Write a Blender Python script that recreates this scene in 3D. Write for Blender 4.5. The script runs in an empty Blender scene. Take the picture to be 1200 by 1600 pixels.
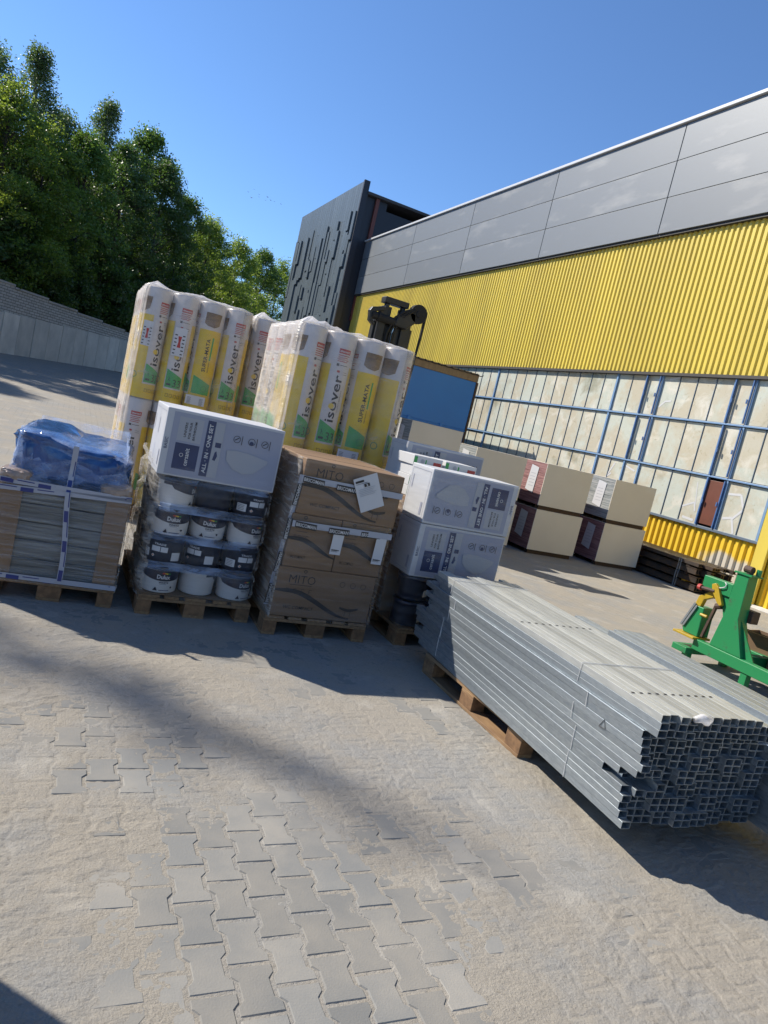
import bpy, bmesh, math, random
import numpy as np
from mathutils import Vector, Matrix, noise as mnoise

R = math.radians
random.seed(7)
scene = bpy.context.scene
C = scene.collection

# ------------------------------------------------------------------ camera, sky, sun, exposure
cam_d = bpy.data.cameras.new('camera')
cam_d.sensor_fit = 'VERTICAL'; cam_d.sensor_height = 36.0; cam_d.lens = 36.0 * 1100 / 1600
cam_d.clip_start = 0.05; cam_d.clip_end = 2000
cam = bpy.data.objects.new('camera', cam_d); C.objects.link(cam)
cr = Vector((0.8900, -0.3950, 0.2275)); cb = Vector((-0.4282, -0.8955, 0.1210))
cr.normalize(); cb = (cb - cr * cb.dot(cr)).normalized(); cu = cb.cross(cr)
cam.matrix_world = Matrix(((cr.x, cu.x, cb.x, 0), (cr.y, cu.y, cb.y, 0), (cr.z, cu.z, cb.z, 1.65), (0, 0, 0, 1)))
scene.camera = cam

SUN_AZ, SUN_EL = 45.0, 41.0            # degrees left of +Y, degrees above the horizon
world = bpy.data.worlds.new('World'); scene.world = world; world.use_nodes = True
wn = world.node_tree; wn.nodes.clear()
sky = wn.nodes.new('ShaderNodeTexSky'); sky.sky_type = 'NISHITA'; sky.sun_disc = False
sky.sun_elevation = R(SUN_EL); sky.sun_rotation = R(-SUN_AZ)
sky.altitude = 500; sky.air_density = 1.0; sky.dust_density = 0.0; sky.ozone_density = 8.5
bg = wn.nodes.new('ShaderNodeBackground'); bg.inputs['Strength'].default_value = 0.108
wo = wn.nodes.new('ShaderNodeOutputWorld')
wn.links.new(sky.outputs[0], bg.inputs[0]); wn.links.new(bg.outputs[0], wo.inputs[0])
sun_d = bpy.data.lights.new('sun', 'SUN'); sun_d.energy = 4.7; sun_d.angle = R(0.53); sun_d.color = (1.0, 0.93, 0.82)
sun = bpy.data.objects.new('sun', sun_d); C.objects.link(sun)
sd = Vector((-math.sin(R(SUN_AZ)) * math.cos(R(SUN_EL)), math.cos(R(SUN_AZ)) * math.cos(R(SUN_EL)), math.sin(R(SUN_EL))))
sun.rotation_euler = sd.to_track_quat('Z', 'Y').to_euler(); sun.location = sd * 60
scene.view_settings.view_transform = 'Standard'; scene.view_settings.look = 'None'
scene.view_settings.exposure = 0.76; scene.view_settings.gamma = 1.0
scene.view_settings.use_curve_mapping = False
scene.render.engine = 'CYCLES'

# ------------------------------------------------------------------ materials
def _new(name):
    m = bpy.data.materials.new(name); m.use_nodes = True
    nt = m.node_tree; b = nt.nodes['Principled BSDF']
    return m, nt, b

ALB = 0.62          # the picture is exposed for the shade, so paints sit at moderate reflectances
def mat(name, col, rough=0.6, metal=0.0, col2=None, scale=3.0, stretch=(1, 1, 1), contrast=(0.35, 0.65),
        bump=0.0, bscale=40.0, vary=0.0, spec=0.5, coat=0.0, world_co=False, detail=6.0, bdist=0.01, rvar=0.0):
    """principled surface; col/col2 mixed by noise, brightness varied per object, noise bump"""
    m, nt, b = _new(name); N = nt.nodes; L = nt.links
    col = tuple(c * ALB for c in col); col2 = tuple(c * ALB for c in col2) if col2 else None
    tc = N.new('ShaderNodeTexCoord')
    if world_co:
        g = N.new('ShaderNodeNewGeometry'); src = g.outputs['Position']
    else:
        src = tc.outputs['Object']
    mp = N.new('ShaderNodeMapping'); mp.inputs['Scale'].default_value = stretch
    L.new(src, mp.inputs['Vector'])
    oi = N.new('ShaderNodeObjectInfo')
    if not world_co:
        ad = N.new('ShaderNodeVectorMath'); ad.operation = 'ADD'
        sc = N.new('ShaderNodeVectorMath'); sc.operation = 'SCALE'; sc.inputs[0].default_value = (37, 19, 53)
        L.new(oi.outputs['Random'], sc.inputs['Scale'])
        L.new(mp.outputs[0], ad.inputs[0]); L.new(sc.outputs[0], ad.inputs[1]); vec = ad.outputs[0]
    else:
        vec = mp.outputs[0]
    colout = None
    if col2 is not None:
        n = N.new('ShaderNodeTexNoise'); n.inputs['Scale'].default_value = scale; n.inputs['Detail'].default_value = detail
        n.inputs['Roughness'].default_value = 0.6
        L.new(vec, n.inputs['Vector'])
        mr = N.new('ShaderNodeMapRange'); mr.inputs[1].default_value = contrast[0]; mr.inputs[2].default_value = contrast[1]
        L.new(n.outputs[0], mr.inputs[0])
        mx = N.new('ShaderNodeMix'); mx.data_type = 'RGBA'
        mx.inputs[6].default_value = (*col, 1); mx.inputs[7].default_value = (*col2, 1)
        L.new(mr.outputs[0], mx.inputs[0]); colout = mx.outputs[2]
        if rvar:
            mr2 = N.new('ShaderNodeMapRange'); mr2.inputs[3].default_value = rough; mr2.inputs[4].default_value = rough + rvar
            L.new(mr.outputs[0], mr2.inputs[0]); L.new(mr2.outputs[0], b.inputs['Roughness'])
    if vary:
        hv = N.new('ShaderNodeHueSaturation')
        mr = N.new('ShaderNodeMapRange'); mr.inputs[3].default_value = 1 - vary; mr.inputs[4].default_value = 1 + vary
        L.new(oi.outputs['Random'], mr.inputs[0]); L.new(mr.outputs[0], hv.inputs['Value'])
        if colout is None: hv.inputs['Color'].default_value = (*col, 1)
        else: L.new(colout, hv.inputs['Color'])
        colout = hv.outputs[0]
    if colout is None: b.inputs['Base Color'].default_value = (*col, 1)
    else: L.new(colout, b.inputs['Base Color'])
    if not rvar: b.inputs['Roughness'].default_value = rough
    b.inputs['Metallic'].default_value = metal
    b.inputs['Specular IOR Level'].default_value = spec
    b.inputs['Coat Weight'].default_value = coat; b.inputs['Coat Roughness'].default_value = 0.1
    if bump:
        n2 = N.new('ShaderNodeTexNoise'); n2.inputs['Scale'].default_value = bscale; n2.inputs['Detail'].default_value = 8
        L.new(vec, n2.inputs['Vector'])
        bp = N.new('ShaderNodeBump'); bp.inputs['Strength'].default_value = bump; bp.inputs['Distance'].default_value = bdist
        L.new(n2.outputs[0], bp.inputs['Height']); L.new(bp.outputs[0], b.inputs['Normal'])
    return m

def film_mat(name, lo, hi, tint=(0.9, 0.92, 0.95), stretch=(6, 6, 40), scale=1.0, rough=0.18, bump=0.35, bst=None):
    """clear stretch film: mostly see-through with whitish, glossy streaks"""
    m, nt, b = _new(name); N = nt.nodes; L = nt.links
    b.inputs['Base Color'].default_value = (*tint, 1); b.inputs['Roughness'].default_value = rough
    tr = N.new('ShaderNodeBsdfTransparent'); mx = N.new('ShaderNodeMixShader'); out = N['Material Output']
    tl = N.new('ShaderNodeBsdfTranslucent'); tl.inputs[0].default_value = (*tint, 1)
    m2 = N.new('ShaderNodeMixShader'); m2.inputs[0].default_value = 0.35
    L.new(b.outputs[0], m2.inputs[1]); L.new(tl.outputs[0], m2.inputs[2])
    tc = N.new('ShaderNodeTexCoord'); mp = N.new('ShaderNodeMapping'); mp.inputs['Scale'].default_value = stretch
    L.new(tc.outputs['Object'], mp.inputs[0])
    n = N.new('ShaderNodeTexNoise'); n.inputs['Scale'].default_value = scale; n.inputs['Detail'].default_value = 6
    n.inputs['Distortion'].default_value = 0.6
    L.new(mp.outputs[0], n.inputs[0])
    mr = N.new('ShaderNodeMapRange'); mr.inputs[1].default_value = 0.4; mr.inputs[2].default_value = 0.75
    mr.inputs[3].default_value = lo; mr.inputs[4].default_value = hi
    L.new(n.outputs[0], mr.inputs[0]); L.new(mr.outputs[0], mx.inputs[0])
    L.new(tr.outputs[0], mx.inputs[1]); L.new(m2.outputs[0], mx.inputs[2]); L.new(mx.outputs[0], out.inputs['Surface'])
    mp2 = N.new('ShaderNodeMapping'); mp2.inputs['Scale'].default_value = bst or stretch
    L.new(tc.outputs['Object'], mp2.inputs[0])
    n2 = N.new('ShaderNodeTexNoise'); n2.inputs['Scale'].default_value = scale * 1.3; n2.inputs['Detail'].default_value = 4
    L.new(mp2.outputs[0], n2.inputs[0])
    bp = N.new('ShaderNodeBump'); bp.inputs['Strength'].default_value = bump; bp.inputs['Distance'].default_value = 0.02
    L.new(n2.outputs[0], bp.inputs['Height']); L.new(bp.outputs[0], b.inputs['Normal'])
    return m

def leaf_mat(name, c1, c2, trans=(0.25, 0.4, 0.04), tmix=0.4):
    m, nt, b = _new(name); N = nt.nodes; L = nt.links
    g = N.new('ShaderNodeNewGeometry'); oi = N.new('ShaderNodeObjectInfo')
    mx = N.new('ShaderNodeMix'); mx.data_type = 'RGBA'
    mx.inputs[6].default_value = (*c1, 1); mx.inputs[7].default_value = (*c2, 1)
    L.new(g.outputs['Random Per Island'], mx.inputs[0])
    hv = N.new('ShaderNodeHueSaturation'); mr = N.new('ShaderNodeMapRange'); mr.inputs[3].default_value = 0.75; mr.inputs[4].default_value = 1.25
    L.new(oi.outputs['Random'], mr.inputs[0]); L.new(mr.outputs[0], hv.inputs['Value']); L.new(mx.outputs[2], hv.inputs['Color'])
    L.new(hv.outputs[0], b.inputs['Base Color']); b.inputs['Roughness'].default_value = 0.45
    tl = N.new('ShaderNodeBsdfTranslucent'); tl.inputs[0].default_value = (*trans, 1)
    ms = N.new('ShaderNodeMixShader'); ms.inputs[0].default_value = tmix
    L.new(b.outputs[0], ms.inputs[1]); L.new(tl.outputs[0], ms.inputs[2]); L.new(ms.outputs[0], N['Material Output'].inputs['Surface'])
    return m

def ground_mat(name, near):
    """dusty concrete paving: sand drifts over grey, fine grain, faint joints far off"""
    m, nt, b = _new(name); N = nt.nodes; L = nt.links
    g = N.new('ShaderNodeNewGeometry'); P = g.outputs['Position']
    def nz(scale, detail=6, rough=0.6, stretch=None):
        n = N.new('ShaderNodeTexNoise'); n.inputs['Scale'].default_value = scale; n.inputs['Detail'].default_value = detail
        n.inputs['Roughness'].default_value = rough
        if stretch:
            mp = N.new('ShaderNodeMapping'); mp.inputs['Scale'].default_value = stretch; L.new(P, mp.inputs[0]); L.new(mp.outputs[0], n.inputs[0])
        else: L.new(P, n.inputs[0])
        return n.outputs[0]
    def mr(src, a, c, o0=0.0, o1=1.0):
        k = N.new('ShaderNodeMapRange'); k.inputs[1].default_value = a; k.inputs[2].default_value = c
        k.inputs[3].default_value = o0; k.inputs[4].default_value = o1; L.new(src, k.inputs[0]); return k.outputs[0]
    def mix(f, a, c):
        k = N.new('ShaderNodeMix'); k.data_type = 'RGBA'
        if isinstance(f, float): k.inputs[0].default_value = f
        else: L.new(f, k.inputs[0])
        for i, v in ((6, a), (7, c)):
            if isinstance(v, tuple): k.inputs[i].default_value = (*v, 1)
            else: L.new(v, k.inputs[i])
        return k.outputs[2]
    sand = mix(mr(nz(260, 4), 0.3, 0.7), (0.215, 0.195, 0.163), (0.315, 0.288, 0.243))
    sand = mix(mr(nz(5, 5), 0.35, 0.7, 0, 0.6), sand, (0.295, 0.270, 0.230))
    grey = mix(mr(nz(120, 5), 0.3, 0.7), (0.205, 0.202, 0.192), (0.275, 0.269, 0.252))
    col = mix(mr(nz(1.6, 8, 0.68), 0.46, 0.60, 0, 0.85), sand, grey)
    col = mix(mr(nz(34, 8, 0.75), 0.56, 0.66, 0, 0.55), col, (0.155, 0.135, 0.108))
    col = mix(mr(nz(2.7, 6, 0.6), 0.56, 0.68, 0, 0.55), col, (0.37, 0.345, 0.30))
    if not near:
        br = N.new('ShaderNodeTexBrick'); br.inputs['Scale'].default_value = 1.0
        br.inputs['Brick Width'].default_value = 0.182; br.inputs['Row Height'].default_value = 0.125
        br.inputs['Mortar Size'].default_value = 0.006; br.inputs['Mortar Smooth'].default_value = 0.5
        mp = N.new('ShaderNodeMapping'); mp.inputs['Rotation'].default_value = (0, 0, R(90)); L.new(P, mp.inputs[0]); L.new(mp.outputs[0], br.inputs[0])
        jm = N.new('ShaderNodeMath'); jm.operation = 'MULTIPLY'
        L.new(br.outputs['Fac'], jm.inputs[0]); L.new(mr(nz(0.8, 5), 0.42, 0.62, 0.0, 0.42), jm.inputs[1])
        col = mix(jm.outputs[0], col, (0.11, 0.10, 0.085))
    L.new(col, b.inputs['Base Color']); b.inputs['Roughness'].default_value = 0.92; b.inputs['Specular IOR Level'].default_value = 0.2
    bp = N.new('ShaderNodeBump'); bp.inputs['Strength'].default_value = 0.8; bp.inputs['Distance'].default_value = 0.008
    L.new(nz(90, 6, 0.7), bp.inputs['Height'])
    bp2 = N.new('ShaderNodeBump'); bp2.inputs['Strength'].default_value = 0.22; bp2.inputs['Distance'].default_value = 0.02
    L.new(nz(9, 6, 0.65, (1, 2.4, 1)), bp2.inputs['Height']); L.new(bp.outputs[0], bp2.inputs['Normal']); L.new(bp2.outputs[0], b.inputs['Normal'])
    return m

M = {}
M['ground'] = ground_mat('dusty_paving', False); M['sand'] = ground_mat('sand_drift', True)
M['paver'] = mat('concrete_paver', (0.30, 0.30, 0.286), 0.9, col2=(0.40, 0.378, 0.335), scale=2.6, contrast=(0.40, 0.64), detail=9, world_co=True, vary=0.13, bump=0.35, bscale=160, bdist=0.003, spec=0.2)
M['wood'] = mat('pallet_wood', (0.40, 0.25, 0.125), 0.8, col2=(0.26, 0.15, 0.075), scale=5, stretch=(9, 1, 9), vary=0.22, bump=0.3, bscale=25, bdist=0.004)
M['block'] = mat('pallet_block', (0.36, 0.20, 0.095), 0.85, col2=(0.20, 0.11, 0.055), scale=22, vary=0.2, bump=0.4, bscale=60, bdist=0.004)
M['card'] = mat('brown_cardboard', (0.30, 0.185, 0.10), 0.65, col2=(0.245, 0.148, 0.08), scale=2.5, stretch=(1, 1, 4), vary=0.07, bump=0.12, bscale=8, bdist=0.01)
M['card2'] = mat('corner_cardboard', (0.33, 0.205, 0.11), 0.8, col2=(0.26, 0.16, 0.085), scale=4, bump=0.1, bscale=20)
M['padcard'] = mat('glossy_padding', (0.55, 0.43, 0.36), 0.22, col2=(0.42, 0.33, 0.28), scale=20, bump=0.6, bscale=30, bdist=0.02)
M['whitecard'] = mat('white_carton', (0.74, 0.75, 0.78), 0.5, col2=(0.66, 0.68, 0.72), scale=2, bump=0.08, bscale=7)
M['lavender'] = mat('shade_blue_print', (0.44, 0.465, 0.57), 0.4, col2=(0.39, 0.42, 0.55), scale=2)  # print colour with the blue shade of the box fronts put in
M['pale'] = mat('pale_grey_print', (0.50, 0.52, 0.57), 0.5)
M['navy'] = mat('navy_print', (0.022, 0.035, 0.12), 0.4, col2=(0.03, 0.05, 0.16), scale=8)
M['ink'] = mat('dark_ink', (0.035, 0.03, 0.03), 0.6)
M['brownink'] = mat('brown_ink', (0.07, 0.05, 0.035), 0.7)
M['wprint'] = mat('white_print', (0.82, 0.82, 0.82), 0.45)
M['paper'] = mat('white_paper', (0.80, 0.81, 0.84), 0.5, bump=0.15, bscale=10)
M['red'] = mat('red_print', (0.58, 0.05, 0.04), 0.45)
M['orange'] = mat('orange_print', (0.80, 0.25, 0.03), 0.45)
M['green_p'] = mat('green_print', (0.05, 0.46, 0.10), 0.4)
M['yellow_p'] = mat('yellow_print', (0.98, 0.66, 0.02), 0.35)
M['rollwhite'] = mat('white_roll_foil', (0.86, 0.80, 0.77), 0.35, col2=(0.78, 0.72, 0.69), scale=3, bump=0.1, bscale=12)
M['woodprint'] = mat('wood_photo_print', (0.30, 0.17, 0.07), 0.4, col2=(0.16, 0.09, 0.04), scale=14, stretch=(1, 1, 5))
M['bucketwhite'] = mat('white_plastic', (1.0, 1.02, 1.05), 0.3)
M['bucketdark'] = mat('navy_plastic', (0.018, 0.022, 0.045), 0.3, col2=(0.03, 0.035, 0.06), scale=6)
M['film_pack'] = film_mat('streaky_film', 0.01, 0.30, tint=(0.78, 0.84, 0.92), stretch=(2.2, 2.2, 46), scale=1.1, bump=0.8)
M['greyboard'] = mat('grey_board_pack', (0.24, 0.245, 0.225), 0.5, col2=(0.12, 0.125, 0.12), scale=3, stretch=(1.2, 1.2, 26), contrast=(0.38, 0.6), vary=0.15, bump=0.2, bscale=9)  # board tone; streak contrast also paints light and dark of film wrinkles
M['tapew'] = mat('white_tape', (0.52, 0.55, 0.64), 0.3)
M['tapeb'] = mat('blue_tape', (0.03, 0.055, 0.26), 0.3)
M['bluefilm'] = mat('blue_plastic_bag', (0.05, 0.17, 0.46), 0.20, col2=(0.015, 0.06, 0.22), scale=7, bump=0.5, bscale=14, bdist=0.03, coat=0.4)
M['film'] = film_mat('stretch_film', 0.01, 0.12, stretch=(3, 3, 26), bump=0.5)
M['film_sheen_fold'] = film_mat('film_sheen_fold', 0.10, 0.72, tint=(0.50, 0.66, 0.95), stretch=(4, 4, 14), scale=1.0, rough=0.12, bump=0.7)  # blue tint paints the sky's reflection on the film folds
M['film_clear'] = film_mat('tight_film', 0.01, 0.11, stretch=(2, 2, 30), bump=0.4)
M['film_side'] = film_mat('crumpled_film', 0.16, 0.60, tint=(0.84, 0.80, 0.74), stretch=(5, 4, 26), scale=1.2, bump=0.5)
M['film_rollside'] = film_mat('shrink_film_sun_haze', 0.35, 0.72, tint=(0.88, 0.84, 0.80), stretch=(1.5, 1.5, 3), scale=2.0, bump=0.6, bst=(2, 2, 60), rough=0.25)  # whiter copy for the sun-facing side, sunlit haze put into its opacity
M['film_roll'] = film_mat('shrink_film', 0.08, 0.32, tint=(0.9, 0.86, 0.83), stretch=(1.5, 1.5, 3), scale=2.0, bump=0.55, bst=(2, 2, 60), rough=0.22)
M['film_top'] = film_mat('gathered_film', 0.30, 0.75, tint=(0.90, 0.88, 0.87), stretch=(8, 8, 8), scale=1.0, bump=0.8)
M['film_blue'] = film_mat('bluish_film', 0.14, 0.62, tint=(0.55, 0.68, 0.95), stretch=(9, 9, 20), scale=0.9, bump=0.9)
M['steel'] = mat('galvanised_steel', (0.68, 0.75, 0.80), 0.38, 0.80, col2=(0.46, 0.52, 0.57), scale=14, stretch=(5, 1.2, 5), vary=0.12, rvar=0.15, detail=9, bump=0.06, bscale=30)
M['steelb'] = mat('dull_galvanised_steel', (0.74, 0.75, 0.71), 0.40, 0.45, col2=(0.58, 0.60, 0.58), scale=8, stretch=(6, 1, 6), vary=0.22)
M['string'] = mat('white_cord', (0.78, 0.78, 0.76), 0.7)
M['yellow'] = mat('yellow_cladding', (0.98, 0.76, 0.125), 0.42, col2=(0.80, 0.61, 0.125), scale=1.4, world_co=True, vary=0.045, stretch=(1, 1, 0.18), contrast=(0.42, 0.78), spec=0.4)
M['fascia'] = mat('grey_metal_panel', (0.25, 0.272, 0.295), 0.46, 0.12, col2=(0.37, 0.385, 0.40), scale=1.3, contrast=(0.56, 0.80), stretch=(1, 0.45, 1.6), vary=0.06, rvar=0.12)
M['white_trim'] = mat('white_roof_trim', (0.78, 0.79, 0.80), 0.4)
M['dark_trim'] = mat('dark_drip_edge', (0.055, 0.05, 0.045), 0.6)
M['blueframe'] = mat('blue_window_paint', (0.20, 0.36, 0.62), 0.45, col2=(0.26, 0.42, 0.64), scale=6, bump=0.1)
M['sashblue'] = mat('dark_blue_sash', (0.09, 0.20, 0.46), 0.45)
M['greyframe'] = mat('grey_glazing_bar', (0.16, 0.21, 0.27), 0.5)
M['redpane'] = mat('red_brown_panel', (0.22, 0.065, 0.035), 0.5, col2=(0.18, 0.055, 0.03), scale=5)
M['concrete'] = mat('concrete_panel', (0.95, 0.90, 0.80), 0.9, col2=(0.72, 0.69, 0.62), scale=1.6, stretch=(1, 1, 0.6), vary=0.13, bump=0.3, bscale=20)
M['coping'] = mat('concrete_coping', (0.62, 0.58, 0.52), 0.9, col2=(0.48, 0.45, 0.40), scale=3)
M['towerpanel'] = mat('blue_grey_panel', (0.115, 0.155, 0.19), 0.45, 0.1, col2=(0.13, 0.17, 0.205), scale=1, vary=0.10)
M['towerside'] = mat('dark_blue_sheet', (0.018, 0.022, 0.038), 0.5)
M['rust'] = mat('red_oxide_steel', (0.20, 0.055, 0.04), 0.6)
M['roofing'] = mat('roof_felt', (0.09, 0.09, 0.095), 0.9)
M['bluetarp'] = mat('blue_tarpaulin', (0.02, 0.24, 0.70), 0.38, col2=(0.02, 0.22, 0.65), scale=1.5, bump=0.08, bscale=3, bdist=0.05)
M['ply'] = mat('plywood_board', (0.36, 0.25, 0.135), 0.75, col2=(0.27, 0.185, 0.10), scale=3, stretch=(5, 5, 1))
M['black'] = mat('black_paint', (0.012, 0.012, 0.013), 0.45, col2=(0.03, 0.028, 0.026), scale=6, bump=0.1)
M['rubber'] = mat('black_rubber', (0.018, 0.018, 0.018), 0.75)
M['chrome'] = mat('piston_steel', (0.6, 0.6, 0.6), 0.2, 1.0)
M['cabyellow'] = mat('machine_yellow', (0.62, 0.34, 0.02), 0.4)
M['gypsum'] = mat('beige_gypsum_face', (0.98, 0.91, 0.79), 0.8, col2=(0.92, 0.85, 0.73), scale=1.5, vary=0.04)
M['gypred'] = mat('pink_board_edges', (0.46, 0.24, 0.23), 0.75, col2=(0.26, 0.115, 0.115), scale=2, stretch=(1, 1, 30), contrast=(0.42, 0.58))
M['gypgrey'] = mat('grey_board_edges', (0.50, 0.51, 0.50), 0.75, col2=(0.26, 0.29, 0.29), scale=2, stretch=(1, 1, 30), contrast=(0.42, 0.58))
M['darkwood'] = mat('dark_bearer', (0.085, 0.05, 0.032), 0.85, vary=0.2)
M['darksteel'] = mat('dark_metal_profile', (0.055, 0.052, 0.05), 0.5, 0.4, col2=(0.11, 0.07, 0.045), scale=4, vary=0.35)
M['mgreen'] = mat('machine_green', (0.02, 0.30, 0.10), 0.42, col2=(0.05, 0.10, 0.05), scale=9, contrast=(0.60, 0.78), detail=9, rvar=0.3, bump=0.12, bscale=14)
M['myellow'] = mat('worn_yellow_paint', (0.62, 0.42, 0.03), 0.4, col2=(0.35, 0.22, 0.05), scale=12, contrast=(0.5, 0.75))
M['rusty'] = mat('rusty_iron', (0.12, 0.06, 0.035), 0.7, col2=(0.06, 0.035, 0.03), scale=15)
M['bark'] = mat('bark', (0.085, 0.065, 0.05), 0.9, col2=(0.045, 0.035, 0.03), scale=6, bump=0.4, bscale=12)
M['birchbark'] = mat('birch_bark', (0.42, 0.40, 0.37), 0.8, col2=(0.06, 0.05, 0.045), scale=5, stretch=(1, 1, 3), contrast=(0.5, 0.62))
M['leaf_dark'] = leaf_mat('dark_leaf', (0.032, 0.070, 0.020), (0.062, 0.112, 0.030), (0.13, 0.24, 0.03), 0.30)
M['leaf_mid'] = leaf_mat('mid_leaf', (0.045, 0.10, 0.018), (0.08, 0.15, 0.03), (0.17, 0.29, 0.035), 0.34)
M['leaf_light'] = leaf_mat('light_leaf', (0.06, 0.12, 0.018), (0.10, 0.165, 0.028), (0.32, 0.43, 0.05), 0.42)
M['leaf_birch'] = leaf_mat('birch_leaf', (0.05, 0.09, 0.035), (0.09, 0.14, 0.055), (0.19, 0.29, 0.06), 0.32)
M['earth'] = mat('woodland_floor', (0.05, 0.045, 0.025), 0.95, col2=(0.03, 0.05, 0.015), scale=1.5, world_co=True)
M['bird'] = mat('dark_feathers', (0.03, 0.03, 0.032), 0.7)

def brick_mat():
    m, nt, b = _new('grey_brickwork'); N = nt.nodes; L = nt.links
    tc = N.new('ShaderNodeTexCoord'); mp = N.new('ShaderNodeMapping'); mp.inputs['Rotation'].default_value = (R(90), 0, 0)
    L.new(tc.outputs['Object'], mp.inputs[0])
    br = N.new('ShaderNodeTexBrick'); br.inputs['Scale'].default_value = 1
    br.inputs['Brick Width'].default_value = 0.36; br.inputs['Row Height'].default_value = 0.125; br.inputs['Mortar Size'].default_value = 0.012
    br.inputs['Color1'].default_value = (0.36, 0.34, 0.30, 1); br.inputs['Color2'].default_value = (0.44, 0.415, 0.37, 1); br.inputs['Mortar'].default_value = (0.10, 0.094, 0.085, 1)
    L.new(mp.outputs[0], br.inputs[0]); L.new(br.outputs[0], b.inputs['Base Color']); b.inputs['Roughness'].default_value = 0.9
    bp = N.new('ShaderNodeBump'); bp.inputs['Strength'].default_value = 0.6; bp.inputs['Distance'].default_value = 0.02; bp.invert = True
    L.new(br.outputs['Fac'], bp.inputs['Height']); L.new(bp.outputs[0], b.inputs['Normal'])
    return m
M['brick'] = brick_mat()

def pane_mat():
    """grimy glass backed by pale insulation board, each pane stained in its own way"""
    m, nt, b = _new('grimy_window_glass'); N = nt.nodes; L = nt.links
    g = N.new('ShaderNodeNewGeometry'); oi = N.new('ShaderNodeObjectInfo')
    sc = N.new('ShaderNodeVectorMath'); sc.operation = 'SCALE'; sc.inputs[0].default_value = (0.15, 0.3, 0.2); L.new(oi.outputs['Random'], sc.inputs['Scale'])
    ad = N.new('ShaderNodeVectorMath'); L.new(g.outputs['Position'], ad.inputs[0]); L.new(sc.outputs[0], ad.inputs[1])
    def nz(s, d=6, di=0.0):
        n = N.new('ShaderNodeTexNoise'); n.inputs['Scale'].default_value = s; n.inputs['Detail'].default_value = d; n.inputs['Distortion'].default_value = di
        n.inputs['Roughness'].default_value = 0.62
        L.new(ad.outputs[0], n.inputs[0]); return n.outputs[0]
    def mr(s, a, c, o1=1.0):
        k = N.new('ShaderNodeMapRange'); k.inputs[1].default_value = a; k.inputs[2].default_value = c; k.inputs[4].default_value = o1; L.new(s, k.inputs[0]); return k.outputs[0]
    def mix(f, a, c):
        k = N.new('ShaderNodeMix'); k.data_type = 'RGBA'; L.new(f, k.inputs[0])
        for i, v in ((6, a), (7, c)):
            if isinstance(v, tuple): k.inputs[i].default_value = (*v, 1)
            else: L.new(v, k.inputs[i])
        return k.outputs[2]
    c = mix(mr(nz(1.1, 5, 0.5), 0.44, 0.56), (0.42, 0.38, 0.285), (0.43, 0.45, 0.385))
    c = mix(mr(nz(2.1, 6, 0.8), 0.52, 0.66, 0.8), c, (0.56, 0.53, 0.45))
    c = mix(mr(nz(0.9, 6, 0.3), 0.60, 0.72, 0.7), c, (0.17, 0.16, 0.095))
    c = mix(mr(nz(8, 7, 0.9), 0.60, 0.68, 0.45), c, (0.25, 0.21, 0.12))
    c = mix(mr(nz(45, 3), 0.62, 0.72, 0.5), c, (0.22, 0.18, 0.10))
    L.new(c, b.inputs['Base Color']); b.inputs['Roughness'].default_value = 0.55
    b.inputs['Coat Weight'].default_value = 0.8; b.inputs['Coat Roughness'].default_value = 0.06
    return m
M['pane'] = pane_mat()

def faded_yellow():
    """lower cladding: yellow paint chalked to bare white near the hall's corner and at the foot"""
    m, nt, b = _new('faded_yellow_cladding'); N = nt.nodes; L = nt.links
    g = N.new('ShaderNodeNewGeometry'); s = N.new('ShaderNodeSeparateXYZ'); L.new(g.outputs['Position'], s.inputs[0])
    n = N.new('ShaderNodeTexNoise'); n.inputs['Scale'].default_value = 2.2; n.inputs['Detail'].default_value = 7; L.new(g.outputs['Position'], n.inputs[0])
    def mr(src, a, c, o0=0.0, o1=1.0):
        k = N.new('ShaderNodeMapRange'); k.inputs[1].default_value = a; k.inputs[2].default_value = c; k.inputs[3].default_value = o0; k.inputs[4].default_value = o1; L.new(src, k.inputs[0]); return k.outputs[0]
    def mul(a, c):
        k = N.new('ShaderNodeMath'); k.operation = 'MULTIPLY'; L.new(a, k.inputs[0]); L.new(c, k.inputs[1]); return k.outputs[0]
    def addm(a, v):
        k = N.new('ShaderNodeMath'); L.new(a, k.inputs[0])
        if isinstance(v, float): k.inputs[1].default_value = v
        else: L.new(v, k.inputs[1])
        return k.outputs[0]
    worn = mul(mr(s.outputs['Y'], 9.9, 9.1), mr(s.outputs['Y'], 8.35, 8.6))
    worn = mul(worn, mr(s.outputs['Z'], 0.95, 0.55))
    worn = mr(addm(worn, n.outputs[0]), 0.85, 1.05)
    k = N.new('ShaderNodeMix'); k.data_type = 'RGBA'; k.inputs[6].default_value = (0.66, 0.44, 0.025, 1); k.inputs[7].default_value = (0.50, 0.45, 0.36, 1)
    L.new(worn, k.inputs[0]); L.new(k.outputs[2], b.inputs['Base Color']); b.inputs['Roughness'].default_value = 0.5
    return m
M['yellow_low'] = faded_yellow()

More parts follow.
